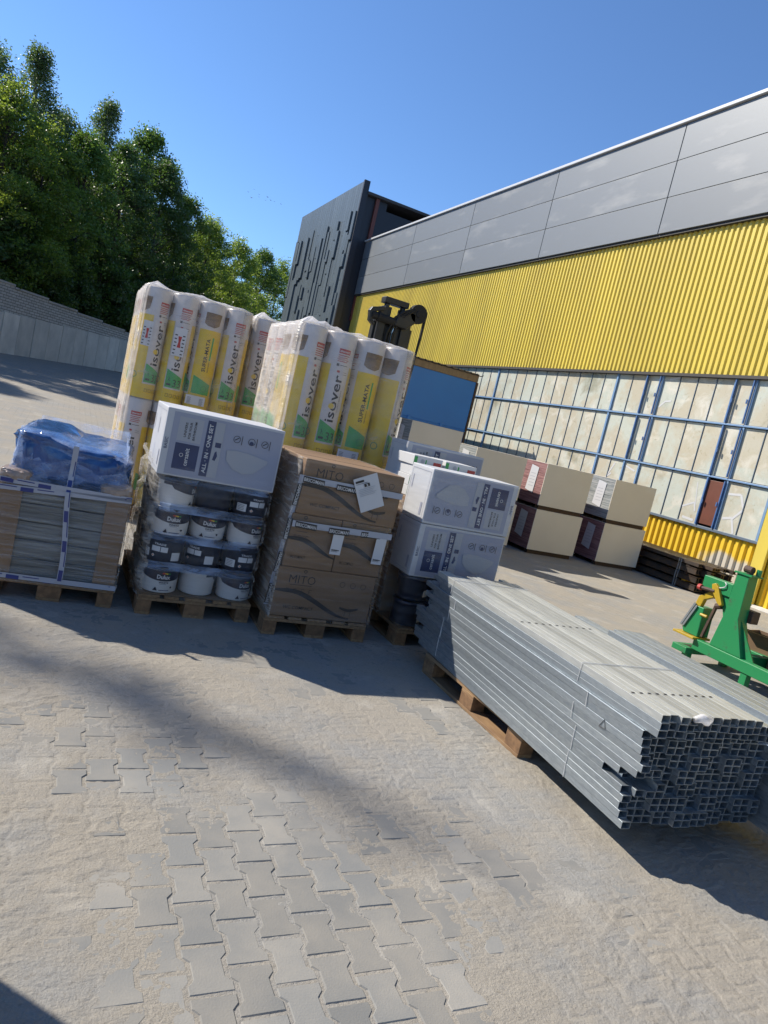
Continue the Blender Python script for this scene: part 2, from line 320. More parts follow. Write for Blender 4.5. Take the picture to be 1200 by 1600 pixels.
# ------------------------------------------------------------------ mesh helpers
class MB:
    def __init__(self): self.v = []; self.f = []; self.m = []
    def poly(self, pts, m=0):
        i = len(self.v); self.v += [tuple(p) for p in pts]; self.f.append(tuple(range(i, i + len(pts)))); self.m.append(m); return self
    def box(self, x0, x1, y0, y1, z0, z1, m=0, mx=None):
        i = len(self.v)
        p = [(x0, y0, z0), (x1, y0, z0), (x1, y1, z0), (x0, y1, z0), (x0, y0, z1), (x1, y0, z1), (x1, y1, z1), (x0, y1, z1)]
        if mx is not None: p = [tuple(mx @ Vector(q)) for q in p]
        self.v += p
        for q in ((3, 2, 1, 0), (4, 5, 6, 7), (0, 1, 5, 4), (1, 2, 6, 5), (2, 3, 7, 6), (3, 0, 4, 7)):
            self.f.append(tuple(i + k for k in q)); self.m.append(m)
        return self
    def bar(self, a, b, w, h, m=0, upv=(0, 0, 1)):
        a = Vector(a); b = Vector(b); d = (b - a); ln = d.length; d.normalize()
        s = d.cross(Vector(upv))
        if s.length < 1e-4: s = d.cross(Vector((1, 0, 0)))
        s.normalize(); u = s.cross(d)
        mx = Matrix(((d.x, s.x, u.x, a.x), (d.y, s.y, u.y, a.y), (d.z, s.z, u.z, a.z), (0, 0, 0, 1)))
        return self.box(0, ln, -w / 2, w / 2, -h / 2, h / 2, m, mx)
    def tube(self, path, rad, n=8, m=0, caps=True):
        path = [Vector(p) for p in path]
        if not isinstance(rad, (list, tuple)): rad = [rad] * len(path)
        i0 = len(self.v); prev = None
        for k, p in enumerate(path):
            t = (path[min(k + 1, len(path) - 1)] - path[max(k - 1, 0)]).normalized()
            if prev is None:
                s = t.cross(Vector((0, 0, 1)))
                if s.length < 1e-3: s = t.cross(Vector((1, 0, 0)))
            else: s = prev - t * prev.dot(t)
            s.normalize(); prev = s; u = t.cross(s)
            for j in range(n):
                a = 2 * math.pi * j / n; q = p + (s * math.cos(a) + u * math.sin(a)) * rad[k]; self.v.append(tuple(q))
        for k in range(len(path) - 1):
            for j in range(n):
                a = i0 + k * n + j; b = i0 + k * n + (j + 1) % n
                self.f.append((a, b, b + n, a + n)); self.m.append(m)
        if caps:
            self.f.append(tuple(i0 + j for j in range(n - 1, -1, -1))); self.m.append(m)
            e = i0 + (len(path) - 1) * n; self.f.append(tuple(e + j for j in range(n))); self.m.append(m)
        return self
    def lathe(self, prof, n=24, c=(0, 0, 0), m=0, ms=None):
        i0 = len(self.v)
        for (r, z) in prof:
            for j in range(n):
                a = 2 * math.pi * j / n; self.v.append((c[0] + r * math.cos(a), c[1] + r * math.sin(a), c[2] + z))
        for k in range(len(prof) - 1):
            for j in range(n):
                a = i0 + k * n + j; b = i0 + k * n + (j + 1) % n
                self.f.append((a, b, b + n, a + n)); self.m.append(ms[k] if ms else m)
        self.f.append(tuple(i0 + j for j in range(n - 1, -1, -1))); self.m.append(m)
        e = i0 + (len(prof) - 1) * n; self.f.append(tuple(e + j for j in range(n))); self.m.append(ms[-1] if ms else m)
        return self
    def prism(self, pts, axis, c0, c1, m=0):
        """pts outline in the two other axes (kept in x,y,z order)"""
        def P(p, c): return {'x': (c, p[0], p[1]), 'y': (p[0], c, p[1]), 'z': (p[0], p[1], c)}[axis]
        n = len(pts); i = len(self.v); self.v += [P(p, c0) for p in pts] + [P(p, c1) for p in pts]
        self.f.append(tuple(i + k for k in range(n))); self.m.append(m)
        self.f.append(tuple(i + n + k for k in range(n - 1, -1, -1))); self.m.append(m)
        for k in range(n):
            a = i + k; b = i + (k + 1) % n; self.f.append((a, a + n, b + n, b)); self.m.append(m)
        return self
    def grid(self, fn, nu, nv, m=0, wrap=False):
        i = len(self.v)
        for b in range(nv + 1):
            for a in range(nu + (0 if wrap else 1)): self.v.append(tuple(fn(a / nu, b / nv)))
        w = nu if wrap else nu + 1
        for b in range(nv):
            for a in range(nu):
                p = i + b * w + a; q = i + b * w + (a + 1) % w
                self.f.append((p, q, q + w, p + w)); self.m.append(m)
        return self
    def mesh(self, name, mats, smooth=False, fix=True):
        me = bpy.data.meshes.new(name); me.from_pydata(self.v, [], self.f)
        if not isinstance(mats, (list, tuple)): mats = [mats]
        for k in mats: me.materials.append(M[k] if isinstance(k, str) else k)
        me.polygons.foreach_set('material_index', self.m)
        if smooth: me.polygons.foreach_set('use_smooth', [True] * len(me.polygons))
        if fix:
            bm = bmesh.new(); bm.from_mesh(me); bmesh.ops.recalc_face_normals(bm, faces=bm.faces); bm.to_mesh(me); bm.free()
        me.update(); return me
    def build(self, name, mats, parent=None, smooth=False, bevel=0.0, fix=True):
        return obj(name, self.mesh(name, mats, smooth, fix), parent, bevel)

def obj(name, me, parent=None, bevel=0.0, loc=None, rz=None):
    o = bpy.data.objects.new(name, me); C.objects.link(o)
    if parent is not None: o.parent = parent
    if loc is not None: o.location = loc
    if rz is not None: o.rotation_euler = (0, 0, rz)
    if bevel:
        md = o.modifiers.new('bevel', 'BEVEL'); md.width = bevel; md.segments = 2; md.limit_method = 'ANGLE'; md.angle_limit = R(40)
    return o

def tag(o, label=None, cat=None, group=None, kind=None):
    if label: o['label'] = label
    if cat: o['category'] = cat
    if group: o['group'] = group
    if kind: o['kind'] = kind
    return o

def thing(name, label, cat, loc=(0, 0, 0), rz=0.0, group=None):
    o = bpy.data.objects.new(name, None); C.objects.link(o); o.location = loc; o.rotation_euler = (0, 0, rz); o.empty_display_size = 0.2
    return tag(o, label, cat, group)

def copy_tree(o, parent=None):
    c = o.copy(); C.objects.link(c)
    if parent is not None: c.parent = parent
    for ch in list(o.children): copy_tree(ch, c)
    return c

_tx = {}
def text_polys(s, bold=0.0):
    k = (s, bold)
    if k not in _tx:
        cu_ = bpy.data.curves.new('t', 'FONT'); cu_.body = s; cu_.resolution_u = 2; cu_.fill_mode = 'FRONT'; cu_.offset = bold
        o = bpy.data.objects.new('t', cu_); C.objects.link(o)
        bpy.context.view_layer.update()
        me = bpy.data.meshes.new_from_object(o)
        v = [(p.co.x, p.co.y) for p in me.vertices]; f = [tuple(p.vertices) for p in me.polygons]
        bpy.data.objects.remove(o); bpy.data.curves.remove(cu_); bpy.data.meshes.remove(me)
        xs = [p[0] for p in v]; ys = [p[1] for p in v]; x0, x1, y0, y1 = min(xs), max(xs), min(ys), max(ys)
        _tx[k] = ([((p[0] - x0) / (x1 - x0), (p[1] - y0) / (y1 - y0)) for p in v], f, (x1 - x0) / (y1 - y0))
    return _tx[k]

class Print:
    """flat print laid out in (u, v) metres, then mapped on to a face or wrapped round a cylinder"""
    def __init__(self): self.p = []; self.layer = 0
    def poly(self, pts, m): self.layer += 1; self.p.append((pts, m, self.layer)); return self
    def rect(self, u0, v0, u1, v1, m): return self.poly([(u0, v0), (u1, v0), (u1, v1), (u0, v1)], m)
    def frame(self, u0, v0, u1, v1, t, m):
        for a in ((u0, v0, u1, v0 + t), (u0, v1 - t, u1, v1), (u0, v0 + t, u0 + t, v1 - t), (u1 - t, v0 + t, u1, v1 - t)):
            self.rect(*a, m)
        self.layer -= 3; return self
    def disc(self, u, v, r, m, n=14): return self.poly([(u + r * math.cos(2 * math.pi * k / n), v + r * math.sin(2 * math.pi * k / n)) for k in range(n)], m)
    def ring(self, u, v, r, t, m, n=16):
        self.layer += 1
        for k in range(n):
            a = 2 * math.pi * k / n; b = 2 * math.pi * (k + 1) / n
            self.p.append(([(u + r * math.cos(a), v + r * math.sin(a)), (u + r * math.cos(b), v + r * math.sin(b)), (u + (r - t) * math.cos(b), v + (r - t) * math.sin(b)), (u + (r - t) * math.cos(a), v + (r - t) * math.sin(a))], m, self.layer))
        return self
    def text(self, s, u, v, w, h, m, up=False, bold=0.01, flip=False):
        """text centred on (u, v), w long, h tall; up = reading bottom to top"""
        vs, fs, _ = text_polys(s, bold); self.layer += 1
        def T(p):
            a = (p[0] - 0.5) * w; b = (p[1] - 0.5) * h
            if flip: a, b = -a, -b
            return (u - b, v + a) if up else (u + a, v + b)
        for f in fs: self.p.append(([T(vs[i]) for i in f], m, self.layer))
        return self
    def strip(self, top, bot, m):
        self.layer += 1
        for k in range(len(top) - 1): self.p.append(([bot[k], bot[k + 1], top[k + 1], top[k]], m, self.layer))
        return self
    def build(self, name, mats, mapper, parent, cut=None, step=0.0005, base=0.001):
        bm = bmesh.new()
        for pts, m, L in self.p:
            vs = [bm.verts.new((p[0], p[1], L)) for p in pts]
            try: f = bm.faces.new(vs); f.material_index = m
            except ValueError: pass
        if cut:
            us = [v.co.x for v in bm.verts]; a = min(us); e = max(us); x = math.floor(a / cut) * cut + cut
            while x < e:
                bmesh.ops.bisect_plane(bm, geom=bm.verts[:] + bm.edges[:] + bm.faces[:], plane_co=(x, 0, 0), plane_no=(1, 0, 0)); x += cut
        for v in bm.verts: v.co = Vector(mapper(v.co.x, v.co.y, base + step * v.co.z))
        me = bpy.data.meshes.new(name); bm.to_mesh(me); bm.free()
        for k in mats: me.materials.append(M[k])
        return me if parent is False else obj(name, me, parent)

def face_y(x0, z0, y):      # face looking to -Y, u to +X, v up
    return lambda u, v, o: (x0 + u, y - o, z0 + v)
def face_x(y1, z0, x):      # face looking to -X, u runs from far (+Y) to near
    return lambda u, v, o: (x - o, y1 - u, z0 + v)
def round_map(r0, r1, h, z0=0.0):
    def f(u, v, o):
        r = r0 + (r1 - r0) * (v / h) + o; a = u / r0 - math.pi / 2
        return (r * math.cos(a), r * math.sin(a), z0 + v)
    return f

def fbm(p, oct=4):
    s = 0; a = 0.5; q = Vector(p)
    for _ in range(oct): s += a * mnoise.noise(q); q = q * 2.03 + Vector((3.1, 1.7, 9.2)); a *= 0.5
    return s
def sm(t): t = max(0.0, min(1.0, t)); return t * t * (3 - 2 * t)

# ------------------------------------------------------------------ the ground
def rise(x, y): return 0.032 * max(0.0, min(y, 52.0) - 12.0) * sm((8 - x) / 6)
SX0, SX1, SY0, SY1 = -1.3, 4.3, 0.5, 6.1          # the near yard: pavers and drifted sand are real there
g = MB()
xs = [-400, -200, -100, -60, -40, -30, -22, -16, -12, -8, -5, -3, SX0, 0, 1.5, 3, SX1, 5, 6.5, 8, 9.5, 11, 14, 20, 40, 100, 200, 400]
ys = [-400, -150, -60, -20, -8, -3, SY0, 2, 4, SY1, 8, 10, 12, 14, 17, 20, 24, 28, 32, 36, 40, 45, 52, 65, 90, 150, 300, 600]
for y in ys:
    for x in xs: g.v.append((x, y, rise(x, y)))
for j in range(len(ys) - 1):
    for i in range(len(xs) - 1):
        if xs[i] >= SX0 and xs[i + 1] <= SX1 and ys[j] >= SY0 and ys[j + 1] <= SY1: continue
        a = j * len(xs) + i; g.f.append((a, a + 1, a + 1 + len(xs), a + len(xs))); g.m.append(0)
# bedding under the pavers
g.box(SX0, SX1, SY0, SY1, -0.12, -0.075)
ground = tag(g.build('yard_paving', 'ground', fix=False), kind='structure')

def paver_mesh(sx=0.117, sy=0.174):
    # I-shaped interlocking block: wide ends, narrow waist, chamfered top
    we, ww = sx / 2 + 0.0095, sx / 2 - 0.0095; hy = sy / 2; k = hy * 0.62; j = hy * 0.38
    out = [(-we, -hy), (we, -hy), (we, -k), (ww, -j), (ww, j), (we, k), (we, hy), (-we, hy), (-we, k), (-ww, j), (-ww, -j), (-we, -k)]
    b = MB(); n = len(out); rings = [(1.0, 0.0, -0.07), (1.0, 0.0, -0.005), (1.0, 0.005, 0.0)]
    for s, ins, z in rings:
        for (x, y) in out: b.v.append((x - math.copysign(ins, x), y - math.copysign(ins if abs(y) > hy * 0.9 else 0, y), z))
    for r in range(2):
        for q in range(n):
            a = r * n + q; e = r * n + (q + 1) % n; b.f.append((a, e, e + n, a + n)); b.m.append(0)
    b.f.append(tuple(2 * n + q for q in range(n))); b.m.append(0)
    return b
pm = paver_mesh(); pme = pm.mesh('paver', 'paver')
PX, PY = 0.1255, 0.182
pav = []
for i in range(-10, 34):
    for j in range(0, 31):
        x = 0.628 + (i - 4) * PX; y = 2.037 + (j - 8) * PY + (0.5 * PY if i % 2 else 0) + 0.5 * PY
        if SX0 + 0.09 < x < SX1 - 0.09 and SY0 + 0.1 < y < SY1 - 0.1: pav.append((x, y))
pav.sort(key=lambda p: (p[0] - 0.85) ** 2 * 0.9 + (p[1] - 1.75) ** 2)
rp = random.Random(3)
rest = MB()
for n, (x, y) in enumerate(pav):
    z = rp.uniform(-0.0018, 0.0018); tx, ty = rp.uniform(-0.008, 0.008), rp.uniform(-0.008, 0.008)
    if n < 300:
        o = obj('paver', pme, ground, loc=(x, y, z)); o.rotation_euler = (tx, ty, rp.uniform(-0.008, 0.008))
    else:
        i0 = len(rest.v); rest.v += [(a + x, b + y, c + z) for a, b, c in pm.v]; rest.f += [tuple(q + i0 for q in f) for f in pm.f]; rest.m += pm.m
tag(rest.build('paver_field', 'paver', ground), kind='stuff')

# drifted sand: a height field that fills joints, buries most pavers and carries tyre ripples
def h2(ix, iy, s):
    n = (ix * 374761393 + iy * 668265263 + s * 974711) & 0x7fffffff
    n = ((n ^ (n >> 13)) * 1274126177) & 0x7fffffff
    return ((n ^ (n >> 16)) & 0xffff) / 65535.0
def vn(x, y, s):
    ix = np.floor(x).astype(np.int64); iy = np.floor(y).astype(np.int64); fx = x - ix; fy = y - iy
    fx = fx * fx * (3 - 2 * fx); fy = fy * fy * (3 - 2 * fy)
    a = h2(ix, iy, s); b = h2(ix + 1, iy, s); c = h2(ix, iy + 1, s); d = h2(ix + 1, iy + 1, s)
    return (a + (b - a) * fx) * (1 - fy) + (c + (d - c) * fx) * fy
def vf(x, y, s, o=4):
    t = 0; a = 0.5
    for k in range(o): t = t + a * vn(x * 2 ** k, y * 2 ** k, s + k); a *= 0.5
    return t
st = 0.0075
gx = np.arange(SX0, SX1 + st, st); gy = np.arange(SY0, SY1 + st, st); X, Y = np.meshgrid(gx, gy)
d = np.sqrt(((X - 1.0) / 0.74) ** 2 + ((Y - 1.84) / 0.84) ** 2) + (vf(X * 2.2, Y * 2.2, 5) - 0.5) * 0.9
d2 = np.sqrt(((X - 1.95) / 0.33) ** 2 + ((Y - 2.05) / 0.30) ** 2) + (vf(X * 3, Y * 3, 9) - 0.5) * 1.2
cov = np.clip((np.minimum(d, d2 + 0.25) - 0.55) / 0.60, 0, 1)
pat = vf(X * 1.7 + 9, Y * 1.7, 21)
level = -0.0022 + cov * (0.0018 + 0.0032 * np.clip((pat - 0.26) / 0.35, 0, 1)) + 0.0026 * (vf(X * 6, Y * 6, 71) - 0.50)
ci = np.round((X - 0.628) / PX); xl = X - 0.628 - ci * PX; y0l = 2.037 + 0.5 * PY + np.where((ci.astype(int) + 4) % 2 != 0, 0.5 * PY, 0.0)
yl = np.abs(np.mod(Y - y0l + 0.5 * PY, PY) - 0.5 * PY); hw = 0.0585 + 0.0095 * np.clip((yl / 0.087 - 0.5) / 0.12, -1, 1)
jd = np.minimum(np.abs(hw + 0.004 - np.abs(xl)), np.abs(0.5 * PY - yl))
near = np.clip((4.6 - Y) / 2.2, 0.15, 1)
level -= near * (0.35 + 0.65 * np.clip((vf(X * 1.5, Y * 1.5, 81) - 0.38) / 0.15, 0, 1)) * cov * 0.0040 * np.exp(-(jd / 0.0060) ** 2)
w = (vf(X * 3.5, Y * 3.5, 31) - 0.5) * 5
r1 = np.abs(vn(X * 7 + w, Y * 26 + w * 1.5, 41) - 0.5) * 2
r2 = np.abs(vn(X * 16 + w, Y * 46 + w * 2.5, 47) - 0.5) * 2
amp = np.clip((vf(X * 1.3, Y * 1.3, 51) - 0.36) / 0.2, 0, 1)
level += cov * amp * (0.0022 * (1 - r1) ** 3 + 0.0030 * (1 - r2) ** 4 - 0.0008) + (vf(X * 44, Y * 44, 61, 3) - 0.45) * 0.0030
edge = np.clip(np.minimum(np.minimum(X - SX0, SX1 - X), np.minimum(Y - SY0, SY1 - Y)) / 0.25, 0, 1)
Z = level * edge + 0.0015 * (1 - edge)
nv = X.size; me = bpy.data.meshes.new('sand')
me.vertices.add(nv); me.vertices.foreach_set('co', np.stack([X.ravel(), Y.ravel(), Z.ravel()], 1).astype(np.float32).ravel())
ny, nx = X.shape
idx = np.arange(nv).reshape(ny, nx); q = np.stack([idx[:-1, :-1], idx[:-1, 1:], idx[1:, 1:], idx[1:, :-1]], -1).reshape(-1)
nf = (ny - 1) * (nx - 1)
me.loops.add(nf * 4); me.loops.foreach_set('vertex_index', q.astype(np.int32))
me.polygons.add(nf); me.polygons.foreach_set('loop_start', np.arange(0, nf * 4, 4, dtype=np.int32))
me.polygons.foreach_set('use_smooth', np.ones(nf, dtype=bool)); me.update(calc_edges=True); me.materials.append(M['sand'])
tag(obj('sand', me), 'pale sand drifted over the grey interlocking pavers', 'sand', kind='stuff')

# ------------------------------------------------------------------ retaining wall and embankment
WX, WY, WDX, WDY = -3.1, 36.9, 0.544, 0.839
wall = thing('retaining_wall', 'long retaining wall of grey concrete panels with brickwork and coping on top', 'wall', (WX, WY, 0), math.atan2(WDY, WDX))
pb = MB().box(0.018, 1.082, -0.08, 0.08, 0, 1.86); pme = pb.mesh('concrete_panel', 'concrete')
rw = random.Random(11)
for k in range(-26, 58):
    s = k * 1.1; x, y = WX + WDX * s, WY + WDY * s
    o = obj('concrete_panel', pme, wall, 0.012, (s, rw.uniform(-0.015, 0.015), rise(x, y) + rw.uniform(-0.02, 0.02))); o.rotation_euler = (rw.uniform(-0.008, 0.008), 0, 0)
for k in range(-13, 26):
    s = k * 2.45 + 0.6; x, y = WX + WDX * (s + 1.2), WY + WDY * (s + 1.2)
    zb = rise(x, y) + 1.75; zt = 3.86 - 0.105 * k if k > -4 else 4.28
    zt = max(zt, zb + 0.25)
    bm_ = MB().box(0, 2.45, -0.02, 0.22, zb, zt - 0.1); o = bm_.build('brick_course', 'brick', wall); o.location = (s, 0.07, 0)
    cp = MB().box(0.01, 2.44, -0.07, 0.27, zt - 0.098, zt); o = cp.build('coping', 'coping', wall, bevel=0.015); o.location = (s, 0.07, 0)
nx_, ny_ = -WDY, WDX
em = MB()
for j in range(9):
    for i in range(50):
        s = -32 + i * 2.2; t = (0.3, 2, 5, 9, 14, 22, 35, 60, 120)[j]
        em.v.append((WX + WDX * s + nx_ * t, WY + WDY * s + ny_ * t, 3.2 - 0.02 * s * (1 if s > 0 else 0) * 1.2 + 0.02 * t + 0.25 * fbm((s * 0.2, t * 0.2, 0))))
for j in range(8):
    for i in range(49): a = j * 50 + i; em.f.append((a, a + 1, a + 51, a + 50)); em.m.append(0)
tag(em.build('embankment', 'earth', smooth=True), kind='structure')

# ------------------------------------------------------------------ trees
def tree_mesh(seed, H, cr0, wid, base, nclump, leaf, kind, droop=0.0, lmin=0.10, lmax=0.20, spread=0.55, per=95):
    rnd = random.Random(seed)
    tb = MB(); bend = Vector((rnd.uniform(-0.4, 0.4), rnd.uniform(-0.4, 0.4), 0))
    tr0 = 0.011 * H + 0.05
    axis = lambda t: Vector((bend.x * math.sin(t * 2.2), bend.y * math.sin(t * 2.6), H * t))
    tb.tube([axis(t / 8) for t in range(9)], [tr0 * (1 - 0.93 * t / 8) for t in range(9)], 8)
    verts = []; faces = []
    lobes = [(rnd.uniform(0, 6.28), rnd.uniform(base, 0.95), rnd.uniform(0.75, 1.25)) for _ in range(9)]
    for n in range(nclump):
        t = base + (1 - base) * (rnd.random() ** 0.9); a = rnd.uniform(0, 6.28)
        q = (t - base) / (1 - base)
        env = wid * (math.sin(math.pi * min(1, q * 0.86 + 0.13)) ** 0.75) * (1 - 0.35 * q if kind == 'birch' else 1)
        lob = 1.0
        for la, lt, lm in lobes:
            w_ = math.exp(-((t - lt) / 0.13) ** 2) * max(0, math.cos(a - la)); lob += (lm - 1) * w_ * 1.3
        rr = env * lob * (0.35 + 0.65 * rnd.random() ** 0.5)
        c = axis(t) + Vector((rr * math.cos(a), rr * math.sin(a), rnd.uniform(-0.4, 0.4)))
        if n % 4 == 0:
            s = axis(max(0.08, t - 0.10 - 0.08 * rnd.random())); mid = (s + c) / 2 + Vector((0, 0, 0.25))
            tb.tube([s, mid, c], [tr0 * 0.30 * (1 - 0.6 * t), tr0 * 0.18 * (1 - 0.5 * t), 0.015], 5, caps=False)
        sz = spread * rnd.uniform(0.6, 1.25)
        for _ in range(int(per * rnd.uniform(0.6, 1.3))):
            o = Vector((rnd.gauss(0, 1), rnd.gauss(0, 1), rnd.gauss(0, 0.62)))
            if o.length > 1.55: o *= 1.55 / o.length * rnd.random()
            o *= sz * 0.66
            if droop: o.z -= abs(rnd.gauss(0, droop))
            p = c + o; L = rnd.uniform(lmin, lmax)
            u = Vector((rnd.gauss(0, 1), rnd.gauss(0, 1), rnd.gauss(0, 0.7))).normalized(); v_ = u.cross(Vector((rnd.gauss(0, 1), rnd.gauss(0, 1), rnd.gauss(0, 1)))).normalized()
            i = len(verts); verts += [p - u * L * 0.55, p + v_ * L * 0.30, p + u * L * 0.55, p - v_ * L * 0.30]
            faces.append((i, i + 1, i + 2, i + 3))
    cb_ = bpy.data.meshes.new('crown'); cb_.from_pydata(verts, [], faces); cb_.materials.append(M[leaf]); cb_.update()
    return tb.mesh('trunk', 'birchbark' if kind == 'birch' else 'bark', True, fix=False), cb_
TV = {
    'birchA': tree_mesh(1, 15.0, 0.3, 3.0, 0.18, 230, 'leaf_birch', 'birch', 0.45, 0.09, 0.16, 0.6, 115),
    'birchB': tree_mesh(2, 13.0, 0.3, 2.7, 0.12, 210, 'leaf_birch', 'birch', 0.35, 0.09, 0.16, 0.55, 115),
    'broadA': tree_mesh(3, 11.5, 0.2, 3.2, 0.05, 230, 'leaf_light', 'broad', 0, 0.10, 0.19, 0.62, 125),
    'broadB': tree_mesh(4, 12.0, 0.2, 3.1, 0.06, 230, 'leaf_mid', 'broad', 0, 0.10, 0.19, 0.62, 125),
    'broadC': tree_mesh(5, 13.0, 0.2, 2.9, 0.05, 240, 'leaf_dark', 'broad', 0, 0.10, 0.19, 0.62, 125),
    'spire': tree_mesh(9, 20.0, 0.3, 0.62, 0.2, 80, 'leaf_birch', 'birch', 0.2, 0.10, 0.17, 0.36, 26),
    'bush': tree_mesh(6, 4.2, 0.1, 1.9, 0.02, 90, 'leaf_dark', 'broad', 0, 0.12, 0.22, 0.5, 80),
}
rt_ = random.Random(5)
def put_tree(kind, s, t, h, label, name, group='trees in the wood behind the retaining wall', cat='tree', zoff=0.0):
    base_h = {'birchA': 15.0, 'birchB': 13.0, 'broadA': 11.5, 'broadB': 12.0, 'broadC': 13.0, 'bush': 4.2, 'spire': 20.0}[kind]
    x, y = WX + WDX * s + nx_ * t, WY + WDY * s + ny_ * t; z = 3.0 - 0.024 * max(0, s) + 0.02 * t + zoff
    k = h / base_h
    e = thing(name, label, cat, (x, y, z), rt_.uniform(0, 6.28), group); kk = 0.5 + 0.5 * k
    e.scale = (kk, kk, k)
    a, b = TV[kind]; obj('trunk', a, e); obj('crown', b, e)
    return e
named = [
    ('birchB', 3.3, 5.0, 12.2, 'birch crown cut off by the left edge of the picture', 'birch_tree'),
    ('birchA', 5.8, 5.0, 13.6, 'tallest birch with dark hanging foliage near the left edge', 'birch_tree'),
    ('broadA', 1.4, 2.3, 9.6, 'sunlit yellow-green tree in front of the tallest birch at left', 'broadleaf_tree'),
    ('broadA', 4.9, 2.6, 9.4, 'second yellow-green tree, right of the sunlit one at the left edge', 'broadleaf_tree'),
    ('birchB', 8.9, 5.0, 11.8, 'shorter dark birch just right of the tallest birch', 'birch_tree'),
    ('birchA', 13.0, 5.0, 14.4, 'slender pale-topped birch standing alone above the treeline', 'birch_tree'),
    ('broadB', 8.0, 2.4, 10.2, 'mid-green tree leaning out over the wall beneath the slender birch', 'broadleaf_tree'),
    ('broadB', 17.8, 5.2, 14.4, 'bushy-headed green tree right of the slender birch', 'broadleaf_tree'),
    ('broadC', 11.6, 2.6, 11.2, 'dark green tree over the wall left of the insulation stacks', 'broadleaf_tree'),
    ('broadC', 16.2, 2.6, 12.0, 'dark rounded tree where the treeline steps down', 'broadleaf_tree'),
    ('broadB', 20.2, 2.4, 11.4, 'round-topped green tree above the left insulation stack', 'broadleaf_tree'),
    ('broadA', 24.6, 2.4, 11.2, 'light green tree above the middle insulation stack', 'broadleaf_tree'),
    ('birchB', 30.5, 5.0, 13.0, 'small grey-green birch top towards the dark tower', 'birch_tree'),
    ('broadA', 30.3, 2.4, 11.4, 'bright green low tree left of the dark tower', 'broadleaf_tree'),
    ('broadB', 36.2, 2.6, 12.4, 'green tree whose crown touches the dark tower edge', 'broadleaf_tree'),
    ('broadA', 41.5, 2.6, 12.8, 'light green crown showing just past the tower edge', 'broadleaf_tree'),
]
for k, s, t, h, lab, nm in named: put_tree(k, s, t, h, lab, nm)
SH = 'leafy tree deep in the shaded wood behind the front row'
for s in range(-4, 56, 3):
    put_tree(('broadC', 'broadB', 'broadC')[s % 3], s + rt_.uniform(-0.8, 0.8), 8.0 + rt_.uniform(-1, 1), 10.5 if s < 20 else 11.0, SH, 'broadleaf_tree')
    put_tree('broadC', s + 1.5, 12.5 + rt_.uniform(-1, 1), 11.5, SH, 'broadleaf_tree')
for s in range(-3, 46, 2):
    put_tree('bush', s + rt_.uniform(-0.5, 0.5), 1.5 + rt_.uniform(-0.3, 0.4), rt_.uniform(3.0, 4.6), 'dark bushy shrub growing along the top of the retaining wall', 'shrub', 'shrubs along the top of the wall', 'shrub')
# the same wood goes on to the left of the picture; its shadows reach the yard
for i, (k, s, t, h) in enumerate([('broadB', -2.5, 4, 10.5), ('birchB', -6.4, 4.5, 11.5), ('birchB', -10.0, 4, 10.5), ('broadB', -13.5, 6, 8.5), ('birchA', -17.0, 5.5, 9.0), ('spire', -20.95, 3.05, 20.3), ('broadB', -26.5, 6, 12)]):
    put_tree(k, s, t, h, 'tree of the wood beyond the left edge of the picture', 'broadleaf_tree' if k.startswith('broad') else 'birch_tree')

# ------------------------------------------------------------------ the hall
hall = thing('industrial_hall', 'long industrial hall with yellow ribbed cladding, grey fascia and blue-framed windows', 'building', (11.4, 8.53, 0))
HX, HY = 11.4, 8.53
def hp(b, name, mats, **k): # part given in world coordinates
    o = b.build(name, mats, None, **k); o.parent = hall; o.matrix_parent_inverse = Matrix.Translation((-HX, -HY, 0)); return o
def hpo(name, me, loc, bevel=0):
    o = obj(name, me, hall, bevel); o.location = (loc[0] - HX, loc[1] - HY, loc[2]); return o
hp(MB().box(11.62, 24, -6, 32.2, 0, 9.5), 'hall_core', 'roofing')
def rib_sheet(n, p, d, h, m):
    b = MB(); prof = []
    for k in range(n):
        y = k * p; prof += [(y + 0.004, 0), (y + p * 0.30, 0), (y + p * 0.44, -d), (y + p * 0.84, -d), (y + p * 0.985, 0)]
    for i in range(len(prof) - 1):
        (y0, x0), (y1, x1) = prof[i], prof[i + 1]; b.poly([(x0, y0, 0), (x0, y0, h), (x1, y1, h), (x1, y1, 0)])
    return b.mesh('cladding_sheet', m, fix=False)
up_me = rib_sheet(7, 0.1395, 0.034, 3.05, 'yellow'); lo_me = rib_sheet(7, 0.148, 0.042, 1.06, 'yellow_low')
for k in range(-14, 25):
    y = 8.2 + k * 0.9765
    if y + 0.9 < 32.2: hpo('cladding_sheet', up_me, (11.45, y, 4.085))
hp(MB().box(11.42, 11.46, 31.63, 32.2, 4.085, 7.13), 'end_cladding', 'yellow')
for k in range(-13, 22):
    y = 8.53 + k * 1.036
    hpo('lower_cladding_sheet', lo_me, (11.47, y, 0.02))
# fascia: three rows of long metal panels
for r in range(3):
    for k in range(-5, 5):
        y0, y1 = 13.05 + k * 4.555 + 0.012, 13.05 + (k + 1) * 4.555 - 0.012
        y1 = min(y1, 32.18)
        if y0 > 32: continue
        z0 = 7.185 + r * 0.806
        o = hp(MB().box(11.30, 11.36, y0, y1, z0, z0 + 0.794), 'fascia_panel', 'fascia', bevel=0.006)
hp(MB().box(11.36, 11.62, -6, 32.19, 7.17, 9.6), 'fascia_backing', 'dark_trim')
hp(MB().box(11.24, 11.72, -6, 32.2, 9.605, 9.68), 'roof_coping', 'white_trim', bevel=0.01)
hp(MB().box(11.34, 11.60, -6, 32.2, 7.125, 7.168), 'fascia_drip_edge', 'dark_trim')
hp(MB().box(11.33, 11.52, -6, 32.2, 4.02, 4.08), 'window_head_flashing', 'dark_trim')
